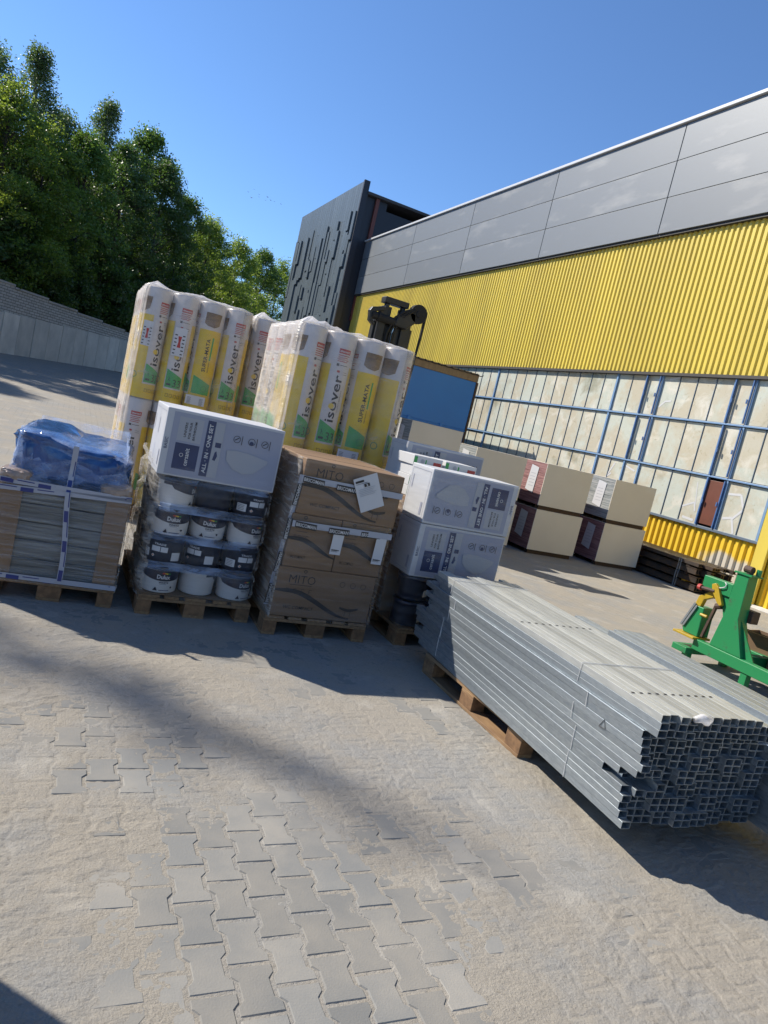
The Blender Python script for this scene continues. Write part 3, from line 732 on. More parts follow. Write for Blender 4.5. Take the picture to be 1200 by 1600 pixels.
# windows
WROW = [(1.14, 2.08), (2.14, 3.11), (3.17, 4.015)]; PW = 0.465
NP = 32
for (z0, z1) in WROW:
    for k in range(NP):
        y0 = HY + k * PW
        if z0 < 1.5 and k == 2: continue
        me_p = MB().box(11.425, 11.437, 0.012, PW - 0.012, 0, z1 - z0).mesh('window_pane', 'pane')
        o = hpo('window_pane', me_p, (0, y0, z0)); o.location.x = -HX
        o.rotation_euler = (0, 0, 0)
for z, hgt in ((1.085, 0.055), (2.092, 0.036), (3.122, 0.036)):
    hp(MB().box(11.375, 11.47, HY - 0.06, HY + NP * PW, z, z + hgt), 'window_transom', 'blueframe' if z > 1.5 else 'greyframe', bevel=0.006)
sash = {2, 3, 7, 8}
for (z0, z1) in WROW:
    for k in range(NP + 1):
        thick = k in (0, 10, 21, 32); w_ = 0.025 if thick else (0.018 if k in sash else 0.0075)
        b = MB().box(11.385 if (thick or k in sash) else 11.41, 11.445, -w_, w_, 0, z1 - z0)
        o = hpo('window_mullion', b.mesh('window_mullion', 'blueframe' if (thick or k in sash) else 'greyframe'), (11.4, HY + k * PW, z0)); o.location.x = -HX
    for k in (2, 7):
        if z0 < 1.5 and k == 7: continue
        y0 = HY + k * PW
        b = MB(); zc = (z0 + z1) / 2
        for ya in (y0 + 0.024, y0 + PW - 0.046): b.box(11.35, 11.384, ya, ya + 0.022, z0 + 0.01, z1 - 0.01)
        b.box(11.33, 11.349, y0 + 0.05, y0 + 0.075, zc - 0.04, zc + 0.04); b.box(11.33, 11.349, y0 + PW - 0.075, y0 + PW - 0.05, zc - 0.04, zc + 0.04)
        hp(b, 'opening_sash', 'sashblue')
hp(MB().box(11.39, 11.42, HY + 2 * PW + 0.048, HY + 3 * PW - 0.048, 1.18, 2.04), 'red_brown_panel', 'redpane', bevel=0.004)
def tape(path, w=0.035):
    b = MB()
    for i in range(len(path) - 1):
        (y0, z0), (y1, z1) = path[i], path[i + 1]; dy, dz = y1 - y0, z1 - z0; l = math.hypot(dy, dz); ny2, nz2 = -dz / l * w / 2, dy / l * w / 2
        x = 11.4215 - 0.0006 * i
        b.poly([(x, y0 + ny2, z0 + nz2), (x, y0 - ny2, z0 - nz2), (x, y1 - ny2, z1 - nz2), (x, y1 + ny2, z1 + nz2)])
    hp(b, 'repair_tape', 'wprint', fix=False)
tape([(9.40, 1.85), (9.12, 1.88), (8.99, 1.62), (9.18, 1.40)], 0.045); tape([(9.38, 1.38), (9.18, 1.43), (9.07, 1.15)], 0.045)
tape([(10.30, 1.22), (10.02, 1.20)], 0.05); tape([(10.37, 1.42), (10.10, 1.55), (10.04, 1.38)]); tape([(10.06, 1.45), (10.16, 1.95)], 0.02)
tape([(11.62, 3.95), (11.35, 4.0)], 0.045); tape([(11.72, 3.35), (11.58, 3.48), (11.42, 3.5)]); tape([(8.60, 2.55), (8.62, 2.18)], 0.02)
tape([(12.55, 2.0), (12.75, 1.62), (12.6, 1.75)]); tape([(11.9, 1.9), (12.2, 1.98)])
# corner flashing and plain cladding to the right of the windows
hp(MB().box(11.33, 11.40, 8.22, 8.46, 0.02, 4.0), 'corner_flashing', 'yellow', bevel=0.01)
fl_me = rib_sheet(7, 0.148, 0.042, 2.9, 'yellow')
for k in range(1, 14): hpo('cladding_sheet', fl_me, (11.47, 8.22 - k * 1.036, 1.085))
hp(MB().box(11.34, 11.50, -6, 32.2, -0.02, 0.05), 'plinth', 'concrete')

# ------------------------------------------------------------------ dark stair tower at the hall's far end
tw = thing('panelled_tower', 'dark blue-grey tower clad in staggered vertical panels at the end of the hall', 'building', (10.6, 32.2, 0))
def tp(b, name, mats, **k):
    o = b.build(name, mats, None, **k); o.parent = tw; o.matrix_parent_inverse = Matrix.Translation((-10.6, -32.2, 0)); return o
tp(MB().box(10.75, 11.98, 32.28, 41.9, 0, 11.6), 'tower_wall', 'towerside')
tp(MB().box(11.98, 16.5, 32.3, 41.8, 9.0, 11.25), 'roof_house', 'towerside')
tp(MB().box(10.85, 16.6, 32.0, 41.9, 11.62, 11.75), 'roof_slab', 'roofing', bevel=0.02)
tp(MB().box(11.35, 11.52, 32.12, 32.27, 6.0, 11.6), 'steel_post', 'rust')
rr = random.Random(21)
ncol = 30; cw = 9.7 / ncol
for c in range(ncol):
    y0 = 32.2 + c * cw; z = 0.0
    while z < 12.15:
        hgt = rr.choice([0.6, 0.9, 1.3, 1.8, 2.6]); z1 = min(12.15, z + hgt)
        if z1 > 11.0: z1 = 12.15
        pr_ = rr.choice([0.0, 0.0, 0.04, 0.09])
        if z1 == 12.15: pr_ = 0.0
        tp(MB().box(10.60 - pr_, 10.745, y0 + 0.006, y0 + cw - 0.006, z + 0.006, z1 - 0.004), 'facade_panel', 'towerpanel')
        z = z1
tp(MB().box(10.58, 10.86, 32.06, 32.19, 0, 12.19), 'edge_fin', 'towerside')
rl = MB()
for z in (11.80, 11.90): rl.tube([(12.6, 32.6, z), (16.3, 32.6, z)], 0.02, 6)
for x in np.arange(12.6, 16.4, 0.4): rl.tube([(x, 32.6, 11.75), (x, 32.6, 11.9)], 0.018, 6)
tp(rl, 'roof_railing', 'white_trim')

# ------------------------------------------------------------------ pallets
def make_pallet():
    r = bpy.data.objects.new('euro_pallet', None)
    dk = {}
    def piece(nm, w_, l_, t_, m):
        k = (nm, w_, l_, t_)
        if k not in dk: dk[k] = MB().box(-w_ / 2, w_ / 2, -l_ / 2, l_ / 2, 0, t_).mesh(nm, m)
        return dk[k]
    out = []
    for x, w_ in ((-0.35, 0.1), (0, 0.145), (0.35, 0.1)): out.append(('bottom_board', piece('bottom_board', w_, 1.2, 0.022, 'wood'), (x, 0, 0)))
    for x, w_ in ((-0.35, 0.1), (0, 0.145), (0.35, 0.1)):
        for y in (-0.5275, 0, 0.5275): out.append(('block', piece('block', w_, 0.145, 0.0775, 'block'), (x, y, 0.0222)))
    sb_ = MB().box(-0.4, 0.4, -0.0725, 0.0725, 0, 0.0215).mesh('stringer_board', 'wood')
    for y in (-0.5275, 0, 0.5275): out.append(('stringer_board', sb_, (0, y, 0.100)))
    for x, w_ in ((-0.3275, 0.145), (-0.172, 0.1), (0, 0.145), (0.172, 0.1), (0.3275, 0.145)): out.append(('deck_board', piece('deck_board', w_, 1.2, 0.022, 'wood'), (x, 0, 0.122)))
    return out
PAL = make_pallet(); rpal = random.Random(9)
def pallet(x, y, rz, label):
    t = thing('euro_pallet', label, 'pallet', (x, y, 0.001), rz, 'wooden pallets under the goods')
    for nm, me_, lc in PAL:
        o = obj(nm, me_, t, 0.003, lc); o.rotation_euler = (0, 0, rpal.uniform(-0.006, 0.006))
    return t
PT = 0.1455   # top of a pallet

# crumpled stretch-film jacket round a load
def film_jacket(name, label, x0, x1, y0, y1, z0, z1, mats, amp=0.012, rad=0.05, nz=34, seed=0.0, fold=None, sides='all', group='stretch film round the pallet loads', lid=False):
    """wrinkled sheet standing a little off the load; material 0 front/back, 1 the sides"""
    cx, cy = (x0 + x1) / 2, (y0 + y1) / 2; hx, hy = (x1 - x0) / 2, (y1 - y0) / 2
    path = []
    corners = [(-1, -1, 180), (1, -1, 270), (1, 1, 0), (-1, 1, 90)]
    for (sx, sy, a0) in corners:
        for k in range(5):
            a = R(a0 + 90 * k / 4); path.append((cx + sx * (hx - rad) + rad * math.cos(a), cy + sy * (hy - rad) + rad * math.sin(a)))
    pts = []
    for i in range(len(path)):
        a, b = Vector(path[i]), Vector(path[(i + 1) % len(path)]); n = max(1, int((b - a).length / 0.028))
        for k in range(n): pts.append(a + (b - a) * k / n)
    n = len(pts); b = MB()
    for j in range(nz + 1):
        z = z0 + (z1 - z0) * j / nz
        for p in pts:
            nrm = Vector((p.x - cx, p.y - cy)); nrm = Vector((nrm.x / hx, nrm.y / hy)); nrm = Vector((nrm.x ** 5, nrm.y ** 5)); nrm.normalize()
            w_ = amp * (fbm((p.x * 5 + seed, p.y * 5, z * 16)) * 1.6 + 0.35 * fbm((p.x * 9, p.y * 9 + seed, z * 34)))
            if fold: w_ += fold(p, z)
            b.v.append((p.x + nrm.x * (w_ + amp), p.y + nrm.y * (w_ + amp), z + 0.25 * amp * fbm((p.x * 6, p.y * 6, seed))))
    for j in range(nz):
        for i in range(n):
            a = j * n + i; e = j * n + (i + 1) % n; mid = (pts[i] + pts[(i + 1) % n]) / 2
            side = 1 if (abs(mid.x - cx) / hx > abs(mid.y - cy) / hy) else 0
            b.f.append((a, e, e + n, a + n)); b.m.append(side)
    if lid: b.f.append(tuple(nz * n + i for i in range(n))); b.m.append(0)
    o = b.build(name, mats, smooth=True)
    return tag(o, label, 'film', group)

# ------------------------------------------------------------------ left pallet: strapped packs, blue bags
LX, LY, LR = 0.150, 5.555, R(-4.5)
pallet(LX, LY, LR, 'wooden pallet at far left under the grey packs with cardboard corners')
def L2W(o): o.location = (LX, LY, 0); o.rotation_euler = (0, 0, LR); return o
zz = PT + 0.004
pk = thing('board_pack_pile', 'pile of grey board packs with brown cardboard corner guards on the leftmost pallet', 'board packs', (LX, LY, 0), LR)
rk = random.Random(4)
for k in range(5):
    h = 0.122
    b = MB().box(-0.372 + rk.uniform(-0.006, 0.006), 0.372 + rk.uniform(-0.006, 0.006), -0.585 + rk.uniform(-0.008, 0.008), 0.585, zz, zz + h - 0.003)
    b.build('board_pack', 'greyboard', pk, bevel=0.006); zz += h
for sx in (-1, 1):
    for sy in (-1, 1):
        b = MB(); x = sx * 0.392; y = sy * 0.598
        b.box(min(x, x - sx * 0.14), max(x, x - sx * 0.14), y - 0.005, y + 0.005, PT + 0.005, zz + 0.01)
        b.box(x - 0.005, x + 0.005, min(y - sy * 0.007, y - sy * 0.125), max(y - sy * 0.007, y - sy * 0.125), PT + 0.005, zz + 0.01)
        b.build('corner_guard', 'card2', pk, bevel=0.003)
b = MB()
for k in range(8): b.box(-0.385, 0.385, -0.595, 0.595, zz + 0.001, zz + 0.014)
MB().box(-0.388, 0.388, -0.594, 0.594, zz + 0.001, zz + 0.014).build('cover_sheet', 'card2', pk, bevel=0.003)
# blue bags on top
def lump(x0, x1, y0, y1, z0, z1, seed, amp=0.03, ex=0.38):
    b = MB(); cx, cy, cz = (x0 + x1) / 2, (y0 + y1) / 2, (z0 + z1) / 2; hx, hy, hz = (x1 - x0) / 2, (y1 - y0) / 2, (z1 - z0) / 2
    def sg(v, e): return math.copysign(abs(v) ** e, v)
    def fn(u, v):
        a = u * 2 * math.pi; t = (v - 0.5) * math.pi
        p = Vector((sg(math.cos(t), ex) * sg(math.cos(a), ex), sg(math.cos(t), ex) * sg(math.sin(a), ex), sg(math.sin(t), ex * 1.1)))
        k = 1 + amp / 0.3 * fbm((p.x * 2.2 + seed, p.y * 2.2, p.z * 3)) + amp / 0.35 * abs(fbm((p.x * 5, p.y * 5 + seed, p.z * 6))) * 1.4
        return (cx + hx * p.x * k, cy + hy * p.y * k, max(z0, cz + hz * p.z * (0.8 + 0.2 * k)))
    return b.grid(fn, 64, 28, wrap=True)
zt = zz + 0.016
def bundle():
    b = MB()
    def fn(u, v):
        a = u * 2 * math.pi; t = (v - 0.5) * math.pi; sg = lambda q, e: math.copysign(abs(q) ** e, q)
        p = Vector((sg(math.cos(t), 0.3) * sg(math.cos(a), 0.3), sg(math.cos(t), 0.3) * sg(math.sin(a), 0.3), sg(math.sin(t), 0.34)))
        k = 1 + 0.10 * fbm((p.x * 2.4, p.y * 2.2, p.z * 3)) + 0.16 * abs(fbm((p.x * 6, p.y * 5, p.z * 5))) - 0.04
        dip = 0.085 * math.exp(-((p.x - 0.12) / 0.16) ** 2) * (1 if p.z > 0 else 0) + (0.05 if p.x > 0.2 and p.z > 0 else 0) * min(1, (p.x - 0.2) / 0.2)
        fr = -0.05 * math.exp(-((p.x - 0.12) / 0.14) ** 2) if p.y < -0.5 else 0
        return (0.375 * p.x * k, -0.01 + 0.56 * p.y * k - fr, max(zt, zt + 0.165 + 0.165 * p.z * (0.85 + 0.15 * k) - dip))
    return b.grid(fn, 96, 40, wrap=True)
o = L2W(bundle().build('plastic_bag', 'bluefilm', smooth=True)); tag(o, 'blue plastic bag strapped down in the middle on top of the leftmost pallet', 'bag')
for (xa, xb, lab) in ((-0.40, -0.22, 'crumpled brown pad poking through film at the left front corner of the leftmost load'), (0.20, 0.40, 'crumpled brown pad poking through film at the right front corner of the leftmost load')):
    o = L2W(lump(xa, xb, -0.625, -0.40, zz + 0.005, zz + 0.085, xa * 9, 0.06, 0.5).build('cardboard_pad', 'padcard', smooth=True)); tag(o, lab, 'padding', 'crumpled pads on the leftmost load')
# film and printed tape
o = film_jacket('stretch_film', 'clear stretch film round the grey packs on the leftmost pallet', -0.402, 0.402, -0.606, 0.606, PT - 0.03, zz + 0.03, ['film_pack', 'film_side'], 0.009, 0.02, 44, 2.0); L2W(o)
def bagfold(p, z):
    t = (z - zz) / 0.36; return -0.015 - 0.06 * math.sin(math.pi * min(1, max(0, t)) * 0.9) + 0.02 * fbm((p.x * 3, p.y * 3, z * 9)) - (0.07 * t ** 3)
b_ = film_jacket('stretch_film', 'bluish stretch film gathered over the blue bags on the leftmost pallet', -0.402, 0.402, -0.61, 0.61, zz - 0.01, zz + 0.355, ['film_blue', 'film_blue'], 0.014, 0.06, 16, 5.0, bagfold); L2W(b_)
tp_ = thing('printed_tape', 'white and blue printed tape strapped round the leftmost load', 'tape', (LX, LY, 0), LR)
def band(z, n=9, tilt=0.0, seed=0):
    p = Print(); p.rect(0, 0, 0.812, 0.034, 0); x = 0.02; k = seed
    while x < 0.78:
        w_ = 0.075 if k % 2 == 0 else 0.10
        if k % 2 == 0: p.rect(x, 0.004, min(0.81, x + w_), 0.030, 1)
        else: p.rect(x, 0.024, min(0.81, x + w_), 0.030, 1)
        p.layer -= 1 if p.layer > 2 else 0
        x += w_ + 0.022; k += 1
    return p.build('tape_band', ['tapew', 'tapeb'], lambda u, v, o: (-0.406 + u, -0.622 - o - 0.004 * math.sin(u * 9), z + v + tilt * (u - 0.4) - 0.008 * math.sin(math.pi * u / 0.81)), tp_)
band(zz - 0.005); band(PT - 0.012, seed=1); band(zz - 0.035, tilt=0.05, seed=1)
p = Print(); p.rect(0, 0, 0.034, 0.92, 0); v_ = 0.02; k = 0
while v_ < 0.82:
    if k % 2 == 0: p.rect(0.004, v_, 0.030, v_ + 0.075, 1)
    else: p.rect(0.024, v_, 0.030, v_ + 0.10, 1)
    if p.layer > 2: p.layer -= 1
    v_ += 0.1; k += 1
def vmap(u, v, o):
    z = PT - 0.01 + v; y = -0.628 - o; t = z - zz
    if t > 0: y += 0.035 * math.sin(min(1, t / 0.3) * math.pi) * 1.2 + 0.10 * max(0, (t - 0.22)) * 3
    return (0.035 + u - 0.05 * v + 0.008 * math.sin(v * 8), y, z)
bmv = Print(); p2 = Print()
seg = []
for pts, m_, L_ in p.p:
    v0 = min(q[1] for q in pts); v1 = max(q[1] for q in pts); u0 = min(q[0] for q in pts); u1 = max(q[0] for q in pts); n = max(1, int((v1 - v0) / 0.03))
    for i in range(n): p2.p.append(([(u0, v0 + (v1 - v0) * i / n), (u1, v0 + (v1 - v0) * i / n), (u1, v0 + (v1 - v0) * (i + 1) / n), (u0, v0 + (v1 - v0) * (i + 1) / n)], m_, L_))
p2.build('tape_strap', ['tapew', 'tapeb'], vmap, tp_)

# ------------------------------------------------------------------ white bathroom-set boxes
def basin_shape(p, u, v, s, fl, m):
    f = -1 if fl else 1
    top = [(u + f * s * (x - 0.5), v + f * s * y) for x, y in ((0, 0.28), (0.2, 0.31), (0.45, 0.30), (0.7, 0.26), (1.0, 0.20))]
    bot = [(u + f * s * (x - 0.5), v + f * s * y) for x, y in ((0.02, 0.06), (0.2, -0.12), (0.45, -0.20), (0.7, -0.15), (0.98, 0.12))]
    p.strip(top, bot, m)
def set_box(x, y, z, w, d, h, label, flip=False, rz=0.0):
    t = thing('bathroom_set_box', label, 'box', (x, y, z), rz, 'white boxed bathroom sets')
    MB().box(0, w, 0, d, 0, h).build('carton', 'whitecard', t, bevel=0.006)
    p = Print(); f = (lambda a: w - a) if flip else (lambda a: a); gv = (lambda a: h - a) if flip else (lambda a: a)
    def rc(u0, v0, u1, v1, m): p.rect(min(f(u0), f(u1)), min(gv(v0), gv(v1)), max(f(u0), f(u1)), max(gv(v0), gv(v1)), m)
    def tx(s, u, v, l, hh, m, bold=0.012): p.text(s, f(u), gv(v), l, hh, m, True, bold, flip)
    k = h / 0.46
    rc(0.045, 0.012, w - 0.012, h - 0.018, 0)
    tx('BASIC', 0.024, 0.22 * k, 0.075, 0.02, 2)
    rc(0.085, 0.25 * k, 0.245, 0.415 * k, 1); rc(0.085, 0.055 * k, 0.245, 0.235 * k, 2)
    for i, s in enumerate(('UNIVERS', 'FOR YOUR', 'BATHROOM')): tx(s, 0.135 + i * 0.03, 0.33 * k, 0.10 + 0.012 * i, 0.016, 3, 0.02)
    tx('cersanit', 0.170, 0.145 * k, 0.12, 0.028, 4); 
    p.ring(f(0.135), gv(0.155 * k), 0.013, 0.003, 4)
    rc(0.272, 0.035 * k, 0.325, 0.425 * k, 2); tx('ALL · IN · ONE SET', 0.2985, 0.23 * k, 0.345 * k, 0.026, 4, 0.02)
    rc(0.327, 0.035 * k, 0.39, 0.425 * k, 1)
    p.poly([(f(0.345), gv(0.25 * k)), (f(0.385), gv(0.25 * k)), (f(0.385), gv(0.285 * k)), (f(0.345), gv(0.285 * k))], 2)
    p.poly([(f(0.343), gv(0.16 * k)), (f(0.362), gv(0.155 * k)), (f(0.372), gv(0.19 * k)), (f(0.362), gv(0.225 * k)), (f(0.352), gv(0.215 * k))], 2)
    for i, u in enumerate((0.485, 0.59, 0.685)):
        p.ring(f(u), gv(0.335 * k), 0.025, 0.0035, 3)
        p.rect(min(f(u + 0.034), f(u + 0.038)), min(gv(0.30 * k), gv(0.365 * k)), max(f(u + 0.034), f(u + 0.038)), max(gv(0.30 * k), gv(0.365 * k)), 3)
        if i == 1: p.disc(f(u), gv(0.325 * k), 0.014, 2)
        else: p.poly([(f(u - 0.012), gv(0.325 * k)), (f(u + 0.014), gv(0.345 * k)), (f(u + 0.012), gv(0.35 * k)), (f(u - 0.015), gv(0.33 * k))], 3)
    basin_shape(p, f(0.58), gv(0.16 * k), 0.30, flip, 1)
    me_ = p.build('printed_front', ['lavender', 'pale', 'navy', 'ink', 'wprint'], face_y(0, 0, 0), t, step=0.00025)
    # print on the narrow end
    p = Print(); p.frame(0.03, 0.03, d - 0.03, h - 0.03, 0.003, 0); p.rect(0.06, h * 0.55, 0.075, h * 0.80, 0); p.rect(d - 0.09, h * 0.12, d - 0.06, h * 0.35, 0)
    p.build('printed_end', ['lavender'], face_x(d, 0, 0), t)
    return t

# ------------------------------------------------------------------ paint buckets
BH, BR0, BR1 = 0.196, 0.122, 0.129
def bucket_mesh(kind):
    b = MB(); body = 0 if kind == 'white' else 1
    prof = [(0.112, 0.0), (BR0, 0.006), (BR1, BH - 0.032), (BR1 + 0.006, BH - 0.030), (BR1 + 0.007, BH - 0.008), (BR1 + 0.002, BH), (BR1 - 0.006, BH - 0.004), (0.04, BH - 0.005)]
    b.lathe(prof, 36, ms=[body, body, 1, 1, 1, 1, 1, 1], m=1)
    return b.mesh('pail', ['bucketwhite', 'bucketdark'], True)
bk_me = {'white': bucket_mesh('white'), 'dark': bucket_mesh('dark')}
lab_me = {}
p = Print(); us = [(-0.24 + 0.48 * k / 24) for k in range(25)]
p.strip([(u, 0.163) for u in us], [(u, 0.163 - 0.075 * (0.5 + 0.5 * math.cos((u - 0.02) * 8)) if u > -0.17 else 0.163 - 0.02) for u in us], 0)
p.text('Dulux', 0.015, 0.118, 0.088, 0.03, 1, bold=0.03)
for i, c_ in enumerate((2, 3, 4)): p.poly([(0.0 + i * 0.014, 0.142 + 0.004 * i), (0.02 + i * 0.016, 0.138), (0.03 + i * 0.014, 0.147), (0.008 + i * 0.015, 0.152 - 0.003 * i)], c_)
p.text('WHITE', 0.02, 0.078, 0.065, 0.013, 0, bold=0.02); p.rect(-0.005, 0.064, 0.04, 0.068, 5); p.rect(-0.005, 0.02, 0.065, 0.024, 6)
p.poly([(-0.045, 0.018), (-0.015, 0.018), (-0.028, 0.045)], 0); p.disc(0.075, 0.045, 0.007, 0)
lab_me['white'] = p.build('bucket_label', ['bucketdark', 'wprint', 'red', 'yellow_p', 'green_p', 'pale', 'navy'], round_map(BR0, BR1, BH), False, cut=0.02)
p = Print(); p.text('TRADE', 0.0, 0.138, 0.08, 0.014, 0, bold=0.02)
p.rect(-0.055, 0.085, 0.005, 0.122, 0); p.rect(0.010, 0.085, 0.055, 0.122, 0); p.rect(-0.15, 0.04, -0.075, 0.095, 0); p.rect(0.085, 0.03, 0.15, 0.09, 0)
for i in range(4): p.rect(-0.14, 0.05 + 0.011 * i, -0.09, 0.053 + 0.011 * i, 1); p.layer -= 1
p.poly([(-0.05, 0.055), (-0.038, 0.043), (-0.026, 0.055), (-0.038, 0.067)], 0); p.poly([(-0.045, 0.055), (-0.038, 0.048), (-0.031, 0.055), (-0.038, 0.062)], 2)
lab_me['dark'] = p.build('bucket_label', ['wprint', 'ink', 'orange'], round_map(BR0, BR1, BH), False, cut=0.02)
def bucket(x, y, z, kind, rot, label, group='paint buckets on the pallets'):
    t = thing('paint_bucket', label, 'bucket', (x, y, z), R(rot), group)
    obj('pail', bk_me[kind], t); obj('bucket_label', lab_me[kind], t)
    return t

# ------------------------------------------------------------------ second pallet: paint with a bathroom-set box on top
pallet(1.045, 5.47, R(0.6), 'wooden pallet under the stacked paint buckets and white box')
sheet = MB().box(0.655, 1.44, 4.885, 6.05, PT + 0.001, PT + 0.005).build('cardboard_sheet', 'card2'); tag(sheet, 'thin cardboard sheet between paint buckets and their pallet', 'sheet')
pos = {0: 'leftmost', 1: 'middle', 2: 'rightmost'}; lay = ['bottom', 'second', 'third', 'top']
rots = [[-2, 130, 20], [-25, -40, 10], [-5, -12, 22], [60, 150, 10]]
for l in range(4):
    kind = 'white' if l % 2 == 0 else 'dark'
    for i in range(3):
        kd = kind if not (l == 3 and i == 0) else 'white'
        bucket(0.795 + i * 0.268, 5.025 + (0.03 if i == 1 else 0.0), PT + 0.006 + l * 0.2075, kd, rots[l][i], '%s of three paint buckets in the %s layer of the paint pallet' % (pos[i], lay[l]))
    for j in range(1, 4):
        for i in (0, 1, 2):
            if i == 1 and j < 3: continue
            bucket(0.795 + i * 0.268, 5.025 + j * 0.268, PT + 0.006 + l * 0.2075, kind, 40 * j + 20 * l, 'paint bucket behind the front row, under film on the paint pallet')
set_box(0.62, 4.872, 0.985, 0.815, 0.36, 0.452, 'white bathroom-set box lying on the paint buckets, front box of the second pallet', rz=R(0.3))
set_box(0.63, 5.24, 0.985, 0.815, 0.36, 0.45, 'white bathroom-set box hidden behind the front one on the paint pallet', rz=R(-0.3))
def paintfold(p, z):
    q = ((z - PT) / 0.2075) % 1.0; f = -0.030 * math.exp(-((q - 0.02) / 0.10) ** 2) - 0.030 * math.exp(-((q - 1.02) / 0.10) ** 2)
    if p.x < 0.7 and p.y > 4.93: f += 0.012 + 0.02 * fbm((p.y * 3, z * 5, 1.0))
    return f
pj_ = film_jacket('stretch_film', 'crumpled stretch film round the paint buckets on the second pallet', 0.648, 1.452, 4.878, 6.08, PT - 0.02, 1.06, ['film', 'film_side'], 0.011, 0.09, 44, 11.0, paintfold)
for l in range(1, 5):  # extra film bands at the layer gaps carry the painted sky sheen
    zf = PT + 0.006 + l * 0.2075 - 0.004
    ff = film_jacket('film_sheen_fold', None, 0.652, 1.448, 4.884, 6.07, zf - 0.034, zf + 0.026, ['film_sheen_fold', 'film_side'], 0.014, 0.10, 6, 3.0 * l, lambda p, z, zf=zf: -0.012 - 0.012 * math.cos((z - zf) / 0.03))
    for kk in ('label', 'category', 'group'):
        if kk in ff: del ff[kk]
    ff.parent = pj_

# ------------------------------------------------------------------ third pallet: toilet cartons
pallet(1.915, 5.27, R(-0.8), 'wooden pallet under the brown toilet cartons')
def wc_carton(x, y, z, w, d, h, label, style='wide', face=True, rz=0.0):
    t = thing('toilet_carton', label, 'carton', (x, y, z), rz, 'brown toilet cartons')
    MB().box(0, w, 0, d, 0, h).build('carton', 'card', t, bevel=0.007)
    MB().box(0.0, w, d / 2 - 0.0008, d / 2 + 0.0008, h, h + 0.0012).build('lid_seam', 'brownink', t)
    if not face: return t
    p = Print(); k = min(1.0, w / 0.76); kx = w / 0.76
    p.text('MITO', 0.19 * kx, h - 0.085, 0.20 * k, 0.062 * (0.6 + 0.4 * k), 1, bold=-0.008)
    p.rect(0.10 * kx, h - 0.128, 0.27 * kx, h - 0.124, 0)
    for i in range(4):
        u = (0.08 + i * 0.058) * kx; p.rect(u, h - 0.185, u + 0.004, h - 0.152, 0); p.rect(u + 0.006, h - 0.158, u + 0.022, h - 0.154, 0); p.rect(u + 0.006, h - 0.172, u + 0.016, h - 0.169, 0); p.layer -= 3
    n = 30; top = []; bot = []
    for i in range(n + 1):
        s = i / n; u = w * (0.0 + (0.80 if style == 'wide' else 0.99) * s)
        vv = h * (0.53 - 0.46 * sm((s - 0.18) / 0.82)) if style == 'wide' else h * (0.54 - 0.30 * sm((s - 0.2) / 0.9))
        tt = 0.026 * (0.45 + math.sin(math.pi * min(1, s * 0.95 + 0.08)))
        top.append((u, vv + tt / 2)); bot.append((u, vv - tt / 2))
    p.strip(top, bot, 1)
    p.text('WC COMPACT', 0.20 * kx, 0.075 * h / 0.38, 0.23 * k, 0.024, 1 if style == 'wide' else 0, bold=0.01)
    if style == 'wide':
        for i in range(3): p.ring(w * (0.66 + 0.11 * i), h - 0.085, 0.022, 0.004, 0)
        p.strip([(w * 0.68 + 0.15 * i / 6, 0.115 - 0.012 * math.sin(math.pi * i / 6)) for i in range(7)], [(w * 0.68 + 0.15 * i / 6, 0.10 - 0.02 * math.sin(math.pi * i / 6)) for i in range(7)], 0)
        p.rect(w * 0.745, 0.045, w * 0.75, 0.09, 0); p.rect(w * 0.80, 0.045, w * 0.805, 0.09, 0)
    p.ring(0.20 * kx, h - 0.022, 0.013, 0.005, 1)
    p.build('printed_front', ['brownink', 'ink'], face_y(0, 0, 0), t, step=0.0003)
    return t
CX = 1.535; z = PT + 0.002
def shift(k): return CX + 0.013 * k
wc_carton(shift(0), 4.672, z, 0.765, 0.60, 0.368, 'bottom brown toilet carton at the front of the third pallet'); wc_carton(shift(0), 5.275, z, 0.765, 0.30, 0.368, 'bottom brown carton at the back of the third pallet', face=False)
z += 0.370
wc_carton(shift(1), 4.668, z, 0.378, 0.60, 0.388, 'left of two brown cartons in the middle row', 'half'); wc_carton(shift(1) + 0.382, 4.672, z, 0.378, 0.60, 0.388, 'right of two brown cartons in the middle row', 'half', rz=R(-0.4))
wc_carton(shift(1), 5.275, z, 0.76, 0.30, 0.388, 'middle-row brown carton at the back of the third pallet', face=False)
z += 0.390
wc_carton(shift(2), 4.664, z, 0.775, 0.60, 0.392, 'top brown toilet carton with delivery note on the third pallet', rz=R(-0.3)); wc_carton(shift(2), 5.272, z, 0.77, 0.30, 0.392, 'top brown carton at the back of the third pallet', face=False)
ZT3 = z + 0.392
film_jacket('stretch_film', 'wrinkled stretch film round the brown toilet cartons', 1.528, 2.325, 4.655, 5.585, PT - 0.01, ZT3 + 0.004, ['film_clear', 'film_side'], 0.006, 0.03, 40, 21.0)
